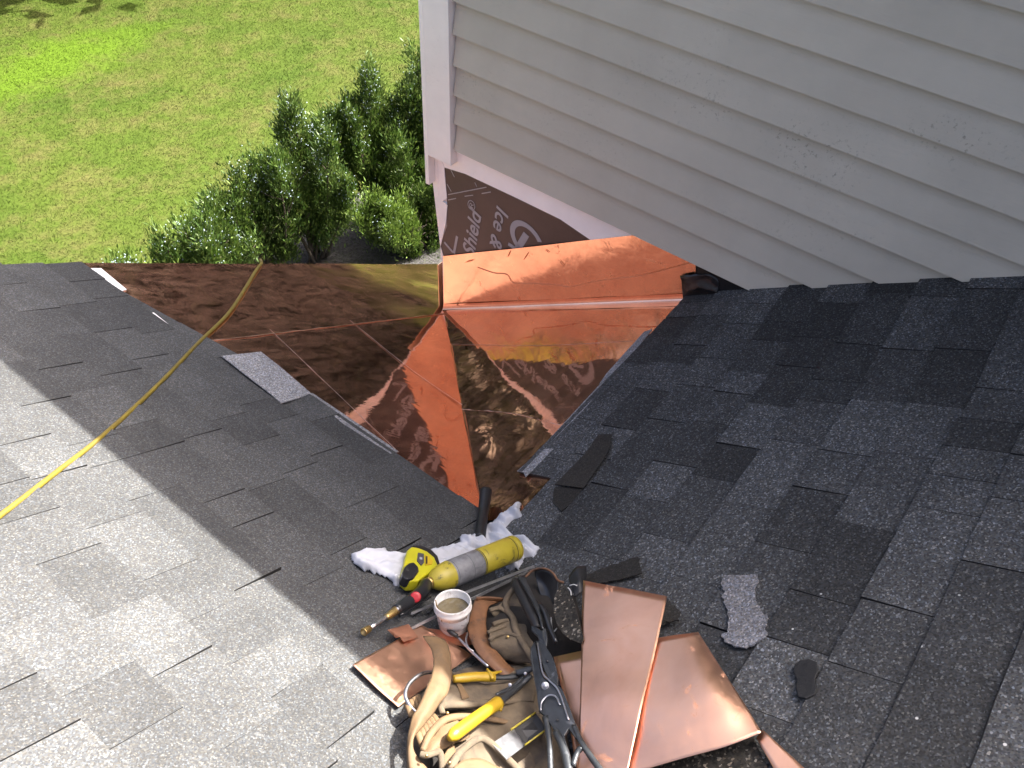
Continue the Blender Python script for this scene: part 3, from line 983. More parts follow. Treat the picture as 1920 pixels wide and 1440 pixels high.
juniper('tallest dark juniper in the middle of the clump with a pointed crown', (2.85, 4.75, GZ), [(2.8296,4.7000,-1.6165),(3.2530,4.7000,-2.0793),(2.9526,4.7000,-2.4123),(2.4166,4.7000,-2.1242),(3.4294,4.7000,-2.9397)], 39600, M_jun, 0.21, 170, 0.30)
juniper('broad open stemmed juniper left of the pointed one', (2.2, 4.7, GZ), [(1.9210,4.7000,-2.1036),(2.2076,4.7000,-2.0584),(1.6484,4.7000,-2.2774),(2.3263,4.7000,-2.5266),(2.5825,4.7000,-3.0321)], 25200, M_jun, 0.24, 100, 0.38)
juniper('slender juniper with a pale berry covered tip on a bare stem', (3.9, 4.7, GZ), [(3.9463,4.6000,-1.6756),(3.5656,4.6000,-2.0598),(4.3643,4.6000,-2.2181),(4.0699,4.6000,-2.5988)], 28800, M_jun, 0.17, 190, 0.45)
juniper('shaded juniper against the white corner board', (4.75, 4.4, GZ), [(4.5556,4.4000,-1.5473),(4.3869,4.4000,-2.0846),(4.6928,4.4000,-2.5345),(4.5216,4.4000,-3.0326),(4.7530,4.4000,-3.4724)], 32400, M_jun, 0.22, 60, 0.25)
juniper('low rounded juniper above the copper roof edge', (1.25, 4.5, GZ), [(1.0148,4.4000,-2.1413),(1.3583,4.4000,-2.2017),(0.7988,4.4000,-2.2258),(1.5486,4.4000,-2.5258),(1.1628,4.4000,-2.3720)], 23400, M_jun, 0.26, 90, 0.35)
juniper('lowest juniper tip with blue berries at the left of the clump', (0.4, 4.35, GZ), [(0.3237,4.3000,-2.1086),(0.2180,4.3000,-2.0815),(0.4099,4.3000,-2.2006)], 6480, M_jun2, 0.22, 260, 0.5)
juniper('dark twiggy juniper between the clump and the wall corner', (4.3, 4.3, GZ), [(3.9579,4.3000,-2.4291),(4.1582,4.3000,-2.8950),(3.7297,4.3000,-2.8389),(4.4187,4.3000,-3.5939),(4.0257,4.3000,-3.3040)], 21000, M_jun, 0.22, 30, 0.2)
juniper('bright green feathery juniper below the wall corner', (3.9, 3.9, GZ), [(3.9673,3.9000,-3.6659),(3.5696,3.9000,-3.0225),(3.1017,3.9000,-2.7130),(2.7782,3.9000,-2.8708),(4.2930,3.9000,-3.9408),(3.3014,3.9000,-3.3648),(4.1818,3.9000,-3.5326)], 34200, M_jun2, 0.24, 60, 0.35)

juniper('small leafy juniper tucked under the white corner board', (4.9, 3.7, GZ), [(4.1804,3.7000,-3.6042),(4.0295,3.7000,-2.9560),(4.2557,3.7000,-3.9959),(3.8370,3.7000,-3.8327)], 14000, M_jun, 0.26, 10, 0.2)
def woodland():
    cents, dirs = [], []
    TV, TF = [], []
    spots = []
    for i in range(17):
        a = math.radians(-4 + 5.6 * i + rng.uniform(-2, 2))
        d = rng.uniform(26, 32)
        spots.append((d * math.cos(a), d * math.sin(a), rng.uniform(10, 15), rng.uniform(2.6, 3.8), 0.0))
    for i in range(15):
        a = math.radians(-6 + 6.6 * i + rng.uniform(-2, 2))
        d = rng.uniform(35, 42)
        spots.append((d * math.cos(a), d * math.sin(a), rng.uniform(13, 18), rng.uniform(3.2, 4.6), 0.0))
    spots.append((7.9, 15.3, 7.3, 1.9, 3.2))
    for x, y, h, r, low in spots:
        b = np.array([x, y, GZ])
        n = 26
        for k in range(n):
            u = rng.random()
            zc = low + (h - low) * (0.02 + 0.94 * u)
            rr = r * (1.0 - 0.6 * abs(u - 0.4)) * math.sqrt(rng.random())
            th = rng.uniform(0, 2 * math.pi)
            c = b + np.array([math.cos(th) * rr, math.sin(th) * rr, zc])
            q = 150
            cents.append(nrg.normal(c, [0.8, 0.8, 0.6], (q, 3)))
            dirs.append(nrg.normal(0, 1, (q, 3)))
        base = len(TV)
        for zz, rad in ((0, 0.24), (h * 0.5, 0.16), (h * 0.92, 0.04)):
            for k in range(7):
                th = 2 * math.pi * k / 7
                TV.append((x + rad * math.cos(th), y + rad * math.sin(th), GZ + zz))
        for lv in range(2):
            for k in range(7):
                TF.append([base + lv * 7 + k, base + lv * 7 + (k + 1) % 7, base + lv * 7 + 7 + (k + 1) % 7, base + lv * 7 + 7 + k])
    cents, dirs = np.vstack(cents), np.vstack(dirs)
    n = len(cents)
    V, F = sprays(cents, dirs, nrg.uniform(0.30, 0.62, n), nrg.uniform(0.10, 0.2, n))
    wd = raw_mesh('woodland', V, F, M_wleaf, None, 'stuff')
    wd['label'] = 'dark leafy wood beyond the lawn, mirrored in the valley copper'
    wd['category'] = 'woodland'
    mesh('trunks', TV, TF, M_bark, wd, kind='stuff')
woodland()

# ------------------------------------------------------------------ things lying on the roof
M_hose = simple('yellow rubber hose', (0.25, 0.185, 0.02), 0.5, var=0.2, scale=20, bmp=0.1, dirt=(0.16, 0.11, 0.03), dirt_scale=14.0, dirt_lo=0.5, dirt_hi=0.75)
M_yel = simple('worn yellow paint', (0.58, 0.47, 0.04), 0.42, var=0.12, scale=30, bmp=0.1, dirt=(0.09, 0.075, 0.035), dirt_scale=26.0, dirt_lo=0.56, dirt_hi=0.66)
M_lime = simple('bright yellow plastic', (0.66, 0.62, 0.02), 0.35, var=0.08, scale=20, bmp=0.05, dirt=(0.35, 0.33, 0.06), dirt_scale=16.0, dirt_lo=0.6, dirt_hi=0.8)
M_grip = simple('yellow vinyl grip', (0.50, 0.32, 0.015), 0.42, var=0.1, scale=25, bmp=0.1, dirt=(0.25, 0.16, 0.03), dirt_scale=18.0, dirt_lo=0.6, dirt_hi=0.8)
M_label = simple('scuffed grey label', (0.25, 0.25, 0.26), 0.5, var=0.25, scale=60, bmp=0.1, dirt=(0.08, 0.07, 0.07), dirt_scale=18.0, dirt_lo=0.55, dirt_hi=0.7)
M_blk = simple('black rubber', (0.014, 0.014, 0.016), 0.5, var=0.3, scale=50, bmp=0.25)
M_blk2 = simple('black plastic', (0.02, 0.021, 0.024), 0.28, var=0.3, scale=30, bmp=0.1)
M_red = simple('red button plastic', (0.55, 0.02, 0.03), 0.4, var=0.1, scale=20, bmp=0)
M_brass = simple('tarnished brass', (0.56, 0.40, 0.16), 0.38, metal=1.0, var=0.25, scale=70, dirt=(0.20, 0.12, 0.06), dirt_scale=40.0)
M_steel = simple('scuffed steel', (0.42, 0.42, 0.44), 0.35, metal=1.0, var=0.25, scale=60, bmp=0.2)
M_sold = simple('dull solder bar', (0.46, 0.46, 0.47), 0.42, metal=1.0, var=0.2, scale=60, bmp=0.3)
M_gun = simple('worn gunmetal', (0.045, 0.049, 0.053), 0.42, metal=0.6, var=0.3, scale=45, bmp=0.3, dirt=(0.16, 0.17, 0.18), dirt_scale=26.0, dirt_lo=0.6, dirt_hi=0.74)
M_tub = simple('stained white plastic', (0.74, 0.73, 0.70), 0.4, var=0.05, scale=20, bmp=0.05, dirt=(0.33, 0.29, 0.26), dirt_scale=30.0, dirt_lo=0.56, dirt_hi=0.72)
M_flux = simple('brown flux paste', (0.20, 0.155, 0.075), 0.22, var=0.3, scale=30, bmp=0.4, bdist=0.004, dirt=(0.30, 0.27, 0.2), dirt_scale=20.0)
M_drip = simple('amber flux drips', (0.32, 0.19, 0.05), 0.3, var=0.3, scale=60, bmp=0.3)
M_lea = simple('tan leather', (0.20, 0.122, 0.056), 0.75, var=0.22, scale=26, bmp=0.35, bdist=0.004, dirt=(0.15, 0.10, 0.06), dirt_scale=14.0, dirt_lo=0.52, dirt_hi=0.75)
M_lea2 = simple('red brown belt leather', (0.23, 0.105, 0.045), 0.55, var=0.3, scale=30, bmp=0.35, bdist=0.003, dirt=(0.05, 0.035, 0.03), dirt_scale=22.0, dirt_lo=0.55, dirt_hi=0.68)
M_sue = simple('grey brown suede', (0.165, 0.125, 0.080), 0.9, var=0.25, scale=34, bmp=0.4, bdist=0.003, dirt=(0.07, 0.055, 0.045), dirt_scale=12.0, dirt_lo=0.5, dirt_hi=0.7)
M_hole = simple('pocket shade', (0.02, 0.016, 0.013), 0.9, var=0.3)  # near-black colour paints in the shade inside pockets and under pouches
M_rag = simple('white cotton rag', (0.58, 0.59, 0.63), 0.9, var=0.05, scale=14, bmp=0.25, bdist=0.004)
M_oran = simple('orange sticker', (0.72, 0.48, 0.02), 0.4, var=0.05, bmp=0)
M_patch = simple('charcoal sticker', (0.09, 0.085, 0.10), 0.4, var=0.1, bmp=0)
M_cuE = copper_mat('loose offcut copper', 0.34, wave=0.1, stain=0.15, tint=(0.78, 0.38, 0.25))
M_pale = shingle_mat('pale grey granule scrap', 0.17, 0.02, gscale=260.0, lo_g=0.45, hi_g=1.9)

def mean(P):
    a = np.mean([tuple(p) for p in P], axis=0)
    return a
def base_of(P):
    a = np.array([tuple(p) for p in P])
    m2 = a.mean(0)
    return (m2[0], m2[1], a[:, 2].min())

# hose over the main roof, hanging off the rake
H = [(-2.4292,-0.8275,1.5358),(-2.3519,-0.7810,1.4873),(-2.1970,-0.6802,1.3902),(-2.0029,-0.5508,1.2684),(-1.7305,-0.3461,1.0986),(-1.4577,-0.1282,0.9304),(-1.2174,0.0548,0.7857),(-1.0091,0.2430,0.6590),(-0.7957,0.4493,0.5232),(-0.6845,0.5525,0.4494)]
H = [Vector(p) for p in H] + [Vector(H[-1]) + Vector((0.03, 0.05, -0.05)), Vector(H[-1]) + Vector((0.05, 0.06, -0.4)), Vector(H[-1]) + Vector((0.1, 0.1, -1.2))]
hose = tube('air_hose', H, 0.0068, M_hose, None, n=110, seg=12)
tag(hose, 'yellow hose lying across the main roof and over its copper edge', 'hose')

# --- crumpled rag: a folded sheet following an outline
def rag(label, outline, amp, seed, ridge):
    P2 = [(p[0], p[1]) for p in outline]
    xs = [p[0] for p in P2]
    ys = [p[1] for p in P2]
    st = 0.0042
    nx, ny = int((max(xs) - min(xs)) / st) + 1, int((max(ys) - min(ys)) / st) + 1
    idx, V, F = {}, [], []
    def edge_d(x, y):
        best = 9
        for i in range(len(P2)):
            ax, ay = P2[i - 1]
            bx, by = P2[i]
            tt = max(0, min(1, ((x - ax) * (bx - ax) + (y - ay) * (by - ay)) / ((bx - ax) ** 2 + (by - ay) ** 2 + 1e-9)))
            best = min(best, math.hypot(x - ax - tt * (bx - ax), y - ay - tt * (by - ay)))
        return best
    for i in range(nx + 1):
        for j in range(ny + 1):
            x, y = min(xs) + i * st, min(ys) + j * st
            jx = 0.006 * mnoise.noise(Vector((x * 60, y * 60, seed)))
            if not inside(P2, x + jx, y + jx):
                continue
            e = edge_d(x, y)
            q = Vector((x * 5, y * 5, seed))
            wx = mnoise.noise(q)
            wy = mnoise.noise(q + Vector((4, 4, 4)))
            def fold(ang, wl, wob):
                d = (x * math.cos(ang) + y * math.sin(ang)) / wl + wob
                return abs((d % 1.0) * 2 - 1)
            f1 = fold(ridge[0], 0.052, wx * 1.3)
            f2 = fold(ridge[1], 0.034, wy * 1.5)
            f3 = fold(ridge[0] + 0.5, 0.019, wx * 2.0)
            e1 = 0.5 + 0.5 * mnoise.noise(Vector((x * 11, y * 11, seed + 3)))
            big = 0.5 + 0.5 * mnoise.noise(Vector((x * 8, y * 8, seed + 8)))
            h = 0.006 + amp * (0.55 * f1 * e1 + 0.40 * f2 * (1 - e1) + 0.10 * f3 + 0.55 * big)
            h *= min(1, 0.25 + e / 0.022)
            zs = -TP * min(x, y)
            idx[(i, j)] = len(V)
            V.append((x, y, zs + h))
    for (i, j) in list(idx):
        ks = [(i, j), (i + 1, j), (i + 1, j + 1), (i, j + 1)]
        if all(k in idx for k in ks):
            F.append([idx[k] for k in ks])
    o = mesh('cotton_rag', V, F, M_rag, None, smooth=True)
    solidify(o, 0.0018, 0)
    sm = o.modifiers.new('soft', 'SMOOTH')
    sm.factor = 0.5
    sm.iterations = 1
    return tag(o, label, 'rag', 'white rags')
rag('white cotton rag crumpled under the yellow tape measure', [(-1.8217,-1.2746,1.1748),(-1.7992,-1.2733,1.1606),(-1.7149,-1.2991,1.1077),(-1.7247,-1.3246,1.1139),(-1.6881,-1.3473,1.0910),(-1.6076,-1.3749,1.0455),(-1.5086,-1.4006,0.9883),(-1.4765,-1.4486,0.9682),(-1.5231,-1.4761,0.9975),(-1.6302,-1.4684,1.0546),(-1.7471,-1.4781,1.1180),(-1.7785,-1.4373,1.1376),(-1.7923,-1.4325,1.1513),(-1.8121,-1.4335,1.1638),(-1.8044,-1.4000,1.1589),(-1.8182,-1.3616,1.1675),(-1.8361,-1.3352,1.1788),(-1.8337,-1.3022,1.1773)], 0.048, 4.2, (1.1, 0.2))
rag('white cotton rag bunched round the black handle and the yellow cylinder', [(-1.5049,-1.3812,0.9760),(-1.4761,-1.3692,0.9579),(-1.4695,-1.3965,0.9538),(-1.4210,-1.3774,0.9234),(-1.3729,-1.3930,0.9108),(-1.3305,-1.4010,0.9158),(-1.2862,-1.4119,0.9277),(-1.2581,-1.4313,0.9398),(-1.3001,-1.4561,0.9554),(-1.3155,-1.4777,0.9589),(-1.3499,-1.4601,0.9479),(-1.3737,-1.4622,0.9492),(-1.3986,-1.5080,0.9780),(-1.3880,-1.5458,0.9967),(-1.4150,-1.6091,1.0314),(-1.4477,-1.6179,1.0369),(-1.4684,-1.5951,1.0226),(-1.5129,-1.6095,1.0337),(-1.5241,-1.5814,1.0240),(-1.5085,-1.5230,0.9874),(-1.5183,-1.4526,0.9845),(-1.5413,-1.4161,0.9989)], 0.058, 9.6, (2.3, 3.0))

# --- black handle poking out of the rag
hp = [(-1.2796,-1.3039,0.8749),(-1.3164,-1.3290,0.8857),(-1.3568,-1.3550,0.8971),(-1.4142,-1.3947,0.9291),(-1.4677,-1.4316,0.9577)]
hd = thing('hammer', 'hammer with a flared black rubber grip poking out of the white rag', 'hammer', base_of(hp))
tube('grip', hp, [0.0205, 0.0185, 0.0165, 0.0165, 0.0165], M_blk, hd, n=30, seg=20)
tube('butt_cap', [Vector(hp[0]) + (Vector(hp[0]) - Vector(hp[1])) * 0.12, hp[0]], [0.0170, 0.0212], M_blk, hd, n=4, seg=20)

# --- gas torch: cylinder, valve, button, burner tube
A, Bc = [Vector(p) for p in [(-1.7466,-1.4901,1.1527),(-1.4652,-1.5597,1.0384)]]
ax = (A - Bc).normalized()
Ln = (A - Bc).length
tor = thing('gas_torch', 'yellow gas cylinder with a black torch head lying on its side', 'torch', base_of([A, Bc]))
R0 = 0.0365
cyl = lathe('cylinder', Bc, A, [(0, 0.004), (0.002, R0 * 0.80), (0.004, R0 * 0.93), (0.008, R0 * 0.985), (0.018, R0), (0.019, R0 * 0.985), (0.022, R0 * 0.985), (0.023, R0), (Ln * .44, R0), (Ln * .445, R0 * 0.985), (Ln * .46, R0 * .985), (Ln * .465, R0), (Ln * .80, R0), (Ln * .87, R0 * 0.93), (Ln * .93, R0 * 0.78), (Ln * .98, R0 * 0.5), (Ln, R0 * .3)], M_yel, tor)
lathe('label_band', Bc + (A - Bc) * 0.475, A, [(0, R0 * 1.003), (0.001, R0 * 1.012), (Ln * .315, R0 * 1.012), (Ln * .316, R0 * 1.003)], M_label, cyl)
for fr, wd_, rr in ((0.085, 0.0022, 1.004), (0.452, 0.0028, 0.992), (0.47, 0.0016, 1.006), (0.60, 0.0010, 1.014), (0.77, 0.0016, 1.014)):
    lathe('printed_ring', Bc + (A - Bc) * fr, A, [(0, R0 * rr * 0.99), (0.0002, R0 * rr), (wd_, R0 * rr), (wd_ + 0.0002, R0 * rr * 0.99)], M_blk, cyl)
V1 = [Vector(p) for p in [(-1.7466,-1.4901,1.1527),(-1.7944,-1.5053,1.1826),(-1.8344,-1.5073,1.2047),(-1.8859,-1.5079,1.2330),(-1.9044,-1.5105,1.2426),(-1.9779,-1.5117,1.2827),(-2.0055,-1.5121,1.2981)]]
lathe('collar', A - ax * 0.006, A + ax, [(0, 0.014), (0.012, 0.015), (0.014, 0.012), (0.02, 0.012)], M_brass, tor, seg=20)
vb = tube('valve_body', [V1[0] + ax * 0.012, V1[1], V1[2], V1[3]], [0.017, 0.0185, 0.017, 0.012], M_blk2, tor, n=20, seg=16)
nrm = (cam.location - V1[2]).normalized()
bt = V1[1] * 0.45 + V1[2] * 0.55
lathe('ignition_button', bt + nrm * 0.012, bt + nrm * 0.05, [(0, 0.0135), (0.014, 0.0135), (0.0165, 0.0115), (0.017, 0.006)], M_red, vb, seg=24)
lathe('screw', V1[3] + nrm * 0.008 - (V1[3] - V1[2]).normalized() * 0.006, V1[3] + nrm * 0.05, [(0, 0.005), (0.005, 0.005), (0.006, 0.003)], M_steel, vb, seg=14)
tube('brass_fitting', [V1[3] + (V1[2] - V1[3]) * 0.15, V1[4], V1[4] + (V1[5] - V1[4]) * 0.22], [0.011, 0.0095, 0.0075], M_brass, tor, n=10, seg=14)
tube('burner_tube', [V1[4], V1[5]], 0.0058, M_steel, tor, n=4, seg=14)
nz_d = (V1[6] - V1[5]).normalized()
lathe('burner_tip', V1[5] - nz_d * 0.008, V1[6], [(0, 0.0062), (0.006, 0.0085), (0.022, 0.0092), (0.024, 0.0092), (0.024, 0.0068), (0.010, 0.0066)], M_brass, tor, seg=20)
tube('lever', [V1[1] + Vector((0.01, -0.02, -0.01)), V1[2] + Vector((0.006, -0.016, -0.012)), V1[3] + Vector((0.0, -0.012, -0.012))], 0.0035, M_blk2, tor, n=10, seg=8)

# --- tape measure
def plate(name, pts, th, mat, parent, bw=0.0):
    o = slab(name, pts, th, mat, parent)
    if bw:
        bevel(o, bw, 3)
    return o
TM = [(-1.7078,-1.3767,1.1433),(-1.6871,-1.3723,1.1313),(-1.6749,-1.3876,1.1237),(-1.6665,-1.4085,1.1184),(-1.6679,-1.4362,1.1192),(-1.6854,-1.4650,1.1292),(-1.7027,-1.4729,1.1391),(-1.7354,-1.4694,1.1576),(-1.7686,-1.4746,1.1765),(-1.7903,-1.4625,1.1900),(-1.7898,-1.4422,1.1907),(-1.7680,-1.4195,1.1791)]
tm = thing('tape_measure', 'bright yellow tape measure with black trim resting on the white rag', 'tape measure', base_of(TM))
bodyt = plate('case', TM, 0.036, M_lime, tm, 0.005)
plate('rubber_rim', [(-1.6759,-1.3650,1.1153),(-1.6543,-1.3757,1.1017),(-1.6454,-1.4023,1.0962),(-1.6516,-1.4327,1.1000),(-1.6773,-1.4668,1.1152),(-1.6959,-1.4740,1.1259),(-1.7161,-1.4608,1.1385),(-1.7029,-1.4208,1.1322)], 0.030, M_blk, tm, 0.003)
plate('blade_mouth', [(-1.7843,-1.4339,1.1953),(-1.7653,-1.4229,1.1843),(-1.7458,-1.4191,1.1732),(-1.7322,-1.4229,1.1646),(-1.7353,-1.4423,1.1656),(-1.7461,-1.4541,1.1713),(-1.7776,-1.4654,1.1891),(-1.7939,-1.4593,1.1993),(-1.7956,-1.4447,1.2014)], 0.030, M_blk2, tm, 0.004)
plate('sticker', [(-1.6933,-1.4010,1.1367),(-1.6832,-1.4125,1.1304),(-1.7108,-1.4379,1.1472),(-1.7246,-1.4414,1.1559),(-1.7197,-1.4220,1.1528)], 0.0022, M_patch, bodyt)
plate('sticker', [(-1.6841,-1.4171,1.1309),(-1.6789,-1.4255,1.1277),(-1.6855,-1.4465,1.1313),(-1.6974,-1.4535,1.1383),(-1.7148,-1.4453,1.1497)], 0.0022, M_oran, bodyt)
for q in range(6):
    f0 = q / 6.0
    a3 = Vector([(-1.6884,-1.4240,1.1356)][0]).lerp(Vector([(-1.7110,-1.4446,1.1493)][0]), f0)
    e3 = (Vector([(-1.6848,-1.4263,1.1334)][0]) - Vector([(-1.6884,-1.4240,1.1356)][0]))
    d3 = (Vector([(-1.7110,-1.4446,1.1493)][0]) - Vector([(-1.6884,-1.4240,1.1356)][0])) * 0.11
    slab('lettering', [a3, a3 + e3, a3 + e3 + d3, a3 + d3], 0.001, M_blk, bodyt)
plate('hook', [(-1.7859,-1.4388,1.1923),(-1.7851,-1.4489,1.1918),(-1.7647,-1.4389,1.1850),(-1.7648,-1.4300,1.1861)], 0.003, M_blk, tm)
plate('sticker_number', [(-1.7036,-1.4164,1.1447),(-1.6993,-1.4218,1.1419),(-1.7058,-1.4278,1.1460),(-1.7101,-1.4225,1.1488)], 0.001, M_print, bodyt)

# --- flux tub
tb = [(-1.8061,-1.6212,1.1629),(-1.7359,-1.5600,1.1759)]
t0 = Vector(tb[0])
tip = Vector((0.24, 0.24, 0.92)).normalized()
HT = 0.082
tub = thing('flux_tub', 'small stained white plastic tub of brown flux paste without its lid', 'tub', tuple(t0))
wall_t = lathe('tub', t0, t0 + tip, [(0, 0.030), (0.001, 0.034), (0.004, 0.0358), (HT * .72, 0.0415), (HT * .73, 0.0445), (HT * .78, 0.0462), (HT * .84, 0.0460), (HT * .86, 0.0440), (HT * .97, 0.0448), (HT, 0.0442), (HT, 0.0418), (HT * .95, 0.0412), (HT * .6, 0.0390)], M_tub, tub, seg=48)
lathe('flux_paste', t0 + tip * HT * 0.60, t0 + tip, [(0, 0.0385), (0.010, 0.0398), (0.0105, 0.034), (0.008, 0.02), (0.009, 0.008)], M_flux, tub, seg=40)
for q in range(9):
    th = math.radians(120 + q * 22 + rng.uniform(-8, 8))
    s0 = Vector((math.cos(th), math.sin(th), 0))
    tube('flux_drip', [t0 + tip * HT * 0.985 + s0 * 0.0415, t0 + tip * HT * 0.86 + s0 * 0.0405, t0 + tip * HT * (0.72 - 0.05 * rng.random()) + s0 * 0.0395], [0.0012, 0.002, 0.003], M_drip, tub, n=8, seg=6)
plate_l = lathe('printed_label', t0 + tip * HT * 0.22, t0 + tip, [(0, 0.0372), (0.0005, 0.0378), (HT * .38, 0.0408), (HT * .385, 0.0402)], simple('faded label', (0.58, 0.56, 0.56), 0.5, var=0.18, scale=40, dirt=(0.2, 0.18, 0.18), dirt_scale=45.0, dirt_lo=0.56, dirt_hi=0.66), tub, seg=40)

# --- flux brush leaning on the tub
fb = [(-1.8333,-1.6365,1.1971),(-1.8314,-1.6532,1.1958),(-1.8461,-1.7115,1.2151),(-1.8595,-1.7696,1.2385)]
br = thing('flux_brush', 'thin metal flux brush with a black tip below the white tub', 'brush', base_of(fb))
tube('bristles', [Vector(fb[0]) + (Vector(fb[0]) - Vector(fb[1])) * 0.7, fb[0], fb[1]], [0.003, 0.0065, 0.0055], M_blk, br, n=8, seg=10)
tube('handle', fb[1:], [0.0032, 0.0036, 0.0036], M_steel, br, n=10, seg=10)

# --- solder bars
for lab, pts, w in (('long grey solder bar beside the yellow cylinder, the one nearer it', [(-1.4926,-1.6405,1.0571),(-1.8551,-1.5252,1.1917)], 0.0042),
                    ('long grey solder bar passing under the white tub', [(-1.5137,-1.6366,1.0526),(-1.9040,-1.5599,1.2224)], 0.0042),
                    ('short grey solder bar with a bright cut end by the white tub', [(-1.7443,-1.5304,1.1182),(-1.8146,-1.5436,1.1643)], 0.0045)):
    o = tube('solder_bar', pts, w, M_sold, None, n=6, seg=4, smooth=False)
    tag(o, lab, 'solder bar', 'solder bars')

# --- loose copper sheets
def sheet(name, label, pts, th=0.0009, curl=None, mat=M_cuS, group='loose copper sheets'):
    o = slab(name, pts, th, mat)
    return tag(o, label, 'copper sheet', group)
def bent_sheet(name, label, lines, mat=M_cuS, nu=30, nv=30, group='loose copper sheets', wrinkle=0.0):
    o = loft(name, lines, mat, None, nu, nv, 0.0009, wrinkle, 9.0)
    return tag(o, label, 'copper sheet', group)
bent_sheet('copper_sheet', 'copper sheet at the left of the tools with one sunlit edge', [[(-2.0709,-1.5607,1.3231),(-1.9901,-1.5642,1.2744),(-1.8646,-1.5689,1.1997)], [(-2.0760,-1.6342,1.3263),(-1.9865,-1.6338,1.2701),(-1.8515,-1.6384,1.1894)], [(-2.0776,-1.7016,1.3233),(-1.9848,-1.7036,1.2691),(-1.8398,-1.7081,1.1801)]], wrinkle=0.0015)
sheet('copper_offcut', 'small folded copper offcut on the corner of the left copper sheet', [(-1.9438,-1.5391,1.2614),(-1.8926,-1.5551,1.2312),(-1.9034,-1.5954,1.2340),(-1.9412,-1.5862,1.2557),(-1.9362,-1.5699,1.2536),(-1.9467,-1.5669,1.2612)], mat=M_cuE)
sheet('copper_offcut', 'copper offcut under the white tub', [(-1.8775,-1.5634,1.2017),(-1.7860,-1.6538,1.1444),(-1.7989,-1.6864,1.1524),(-1.8315,-1.6781,1.1749),(-1.8891,-1.6082,1.2110)], mat=M_cuE)
# the three sheets right of the snips rest on one another, tipped up on the pile
bent_sheet('copper_sheet', 'tall narrow copper sheet with finger marks lying over two others', [[(-1.5525,-1.8210,1.2643),(-1.7265,-1.9271,1.3229),(-1.8624,-2.0112,1.3776),(-1.9896,-2.0899,1.3890)], [(-1.5418,-1.9242,1.3271),(-1.7190,-2.0002,1.3687),(-1.8401,-2.0577,1.4068),(-1.9730,-2.1318,1.4153)], [(-1.5275,-2.0198,1.3790),(-1.6958,-2.0779,1.4095),(-1.8203,-2.1186,1.4370),(-1.9572,-2.1689,1.4345)]], wrinkle=0.0015)
bent_sheet('copper_sheet', 'bent copper sheet with a buckled right edge and sunlit lower corner', [[(-1.6928,-1.9867,1.3462),(-1.8177,-2.0605,1.3945),(-1.8938,-2.1061,1.4032),(-1.9500,-2.1390,1.4118)], [(-1.6302,-2.0586,1.3874),(-1.7510,-2.1383,1.4394),(-1.8071,-2.1820,1.4587),(-1.8534,-2.2280,1.4676)], [(-1.5951,-2.1072,1.4138),(-1.6865,-2.1870,1.4699),(-1.7369,-2.2410,1.4918),(-1.7953,-2.2820,1.4975)], [(-1.5739,-2.1198,1.4038),(-1.6440,-2.2062,1.4519),(-1.6968,-2.2702,1.4901),(-1.7400,-2.3223,1.5148)]], wrinkle=0.001)
bent_sheet('copper_sheet', 'lower copper sheet showing beside the black snips', [[(-1.7578,-1.8789,1.2647),(-1.8583,-1.9796,1.3198),(-1.9780,-2.0893,1.3586)], [(-1.7054,-1.9436,1.3072),(-1.8323,-2.0360,1.3572),(-1.9599,-2.1241,1.3824)]], nu=12, nv=8)
bent_sheet('copper_strip', 'narrow copper strip running out of the bottom of the picture', [[(-1.7465,-2.3194,1.4970),(-1.7856,-2.3676,1.5172),(-1.8201,-2.4046,1.5324)], [(-1.7261,-2.3217,1.5004),(-1.7604,-2.4103,1.5380),(-1.7883,-2.4650,1.5683)]], nu=12, nv=6)

# --- scraps on the cross roof
def scrap(name, label, pts, n, th, mat, cat='scrap', jag=0.0015):
    P = []
    for i in range(len(pts)):
        a, b2 = Vector(pts[i]).to_2d(), Vector(pts[(i + 1) % len(pts)]).to_2d()
        k = max(1, int((b2 - a).length / 0.006))
        for j in range(k):
            q = a.lerp(b2, j / k)
            P.append(onR(q.x + rng.gauss(0, jag), q.y + rng.gauss(0, jag), n))
    o = slab(name, P, th, mat)
    return tag(o, label, cat)
scrap('shingle_scrap', 'pale grey torn shingle scrap on the cross roof', [(-1.3659,-2.1018),(-1.3398,-2.1666),(-1.3622,-2.1737),(-1.3792,-2.1751),(-1.4145,-2.1912),(-1.4397,-2.2128),(-1.4546,-2.2332),(-1.4812,-2.2387),(-1.4955,-2.2499),(-1.5197,-2.2440),(-1.5458,-2.2295),(-1.5521,-2.2073),(-1.5451,-2.1831),(-1.5279,-2.1708),(-1.5213,-2.1791),(-1.4820,-2.1637),(-1.4608,-2.1495),(-1.4295,-2.1235),(-1.4122,-2.1228),(-1.3935,-2.1058)], 0.0185, 0.004, M_pale)
def tar_patch():
    P = [(-1.5374,-2.3284),(-1.5275,-2.3412),(-1.5295,-2.3563),(-1.5492,-2.3662),(-1.5681,-2.3675),(-1.5878,-2.3783),(-1.6034,-2.3794),(-1.6185,-2.3702),(-1.6207,-2.3571),(-1.6053,-2.3465),(-1.5854,-2.3418),(-1.5688,-2.3287),(-1.5510,-2.3238)]
    o = slab('tar_patch', [onR(p[0], p[1], 0.018) for p in P], 0.006, M_tar)
    bevel(o, 0.002, 3)
    tag(o, 'black blob of roof tar on the cross roof right of the copper', 'tar patch')
tar_patch()
scrap('shingle_scrap', 'dark torn shingle scrap sticking out right of the tall copper sheet', [(-1.4900,-1.9863),(-1.4859,-2.0259),(-1.5076,-2.0697),(-1.5347,-2.0784),(-1.5493,-2.0587),(-1.5695,-2.0417),(-1.5687,-2.0184)], 0.030, 0.004, M_dark)
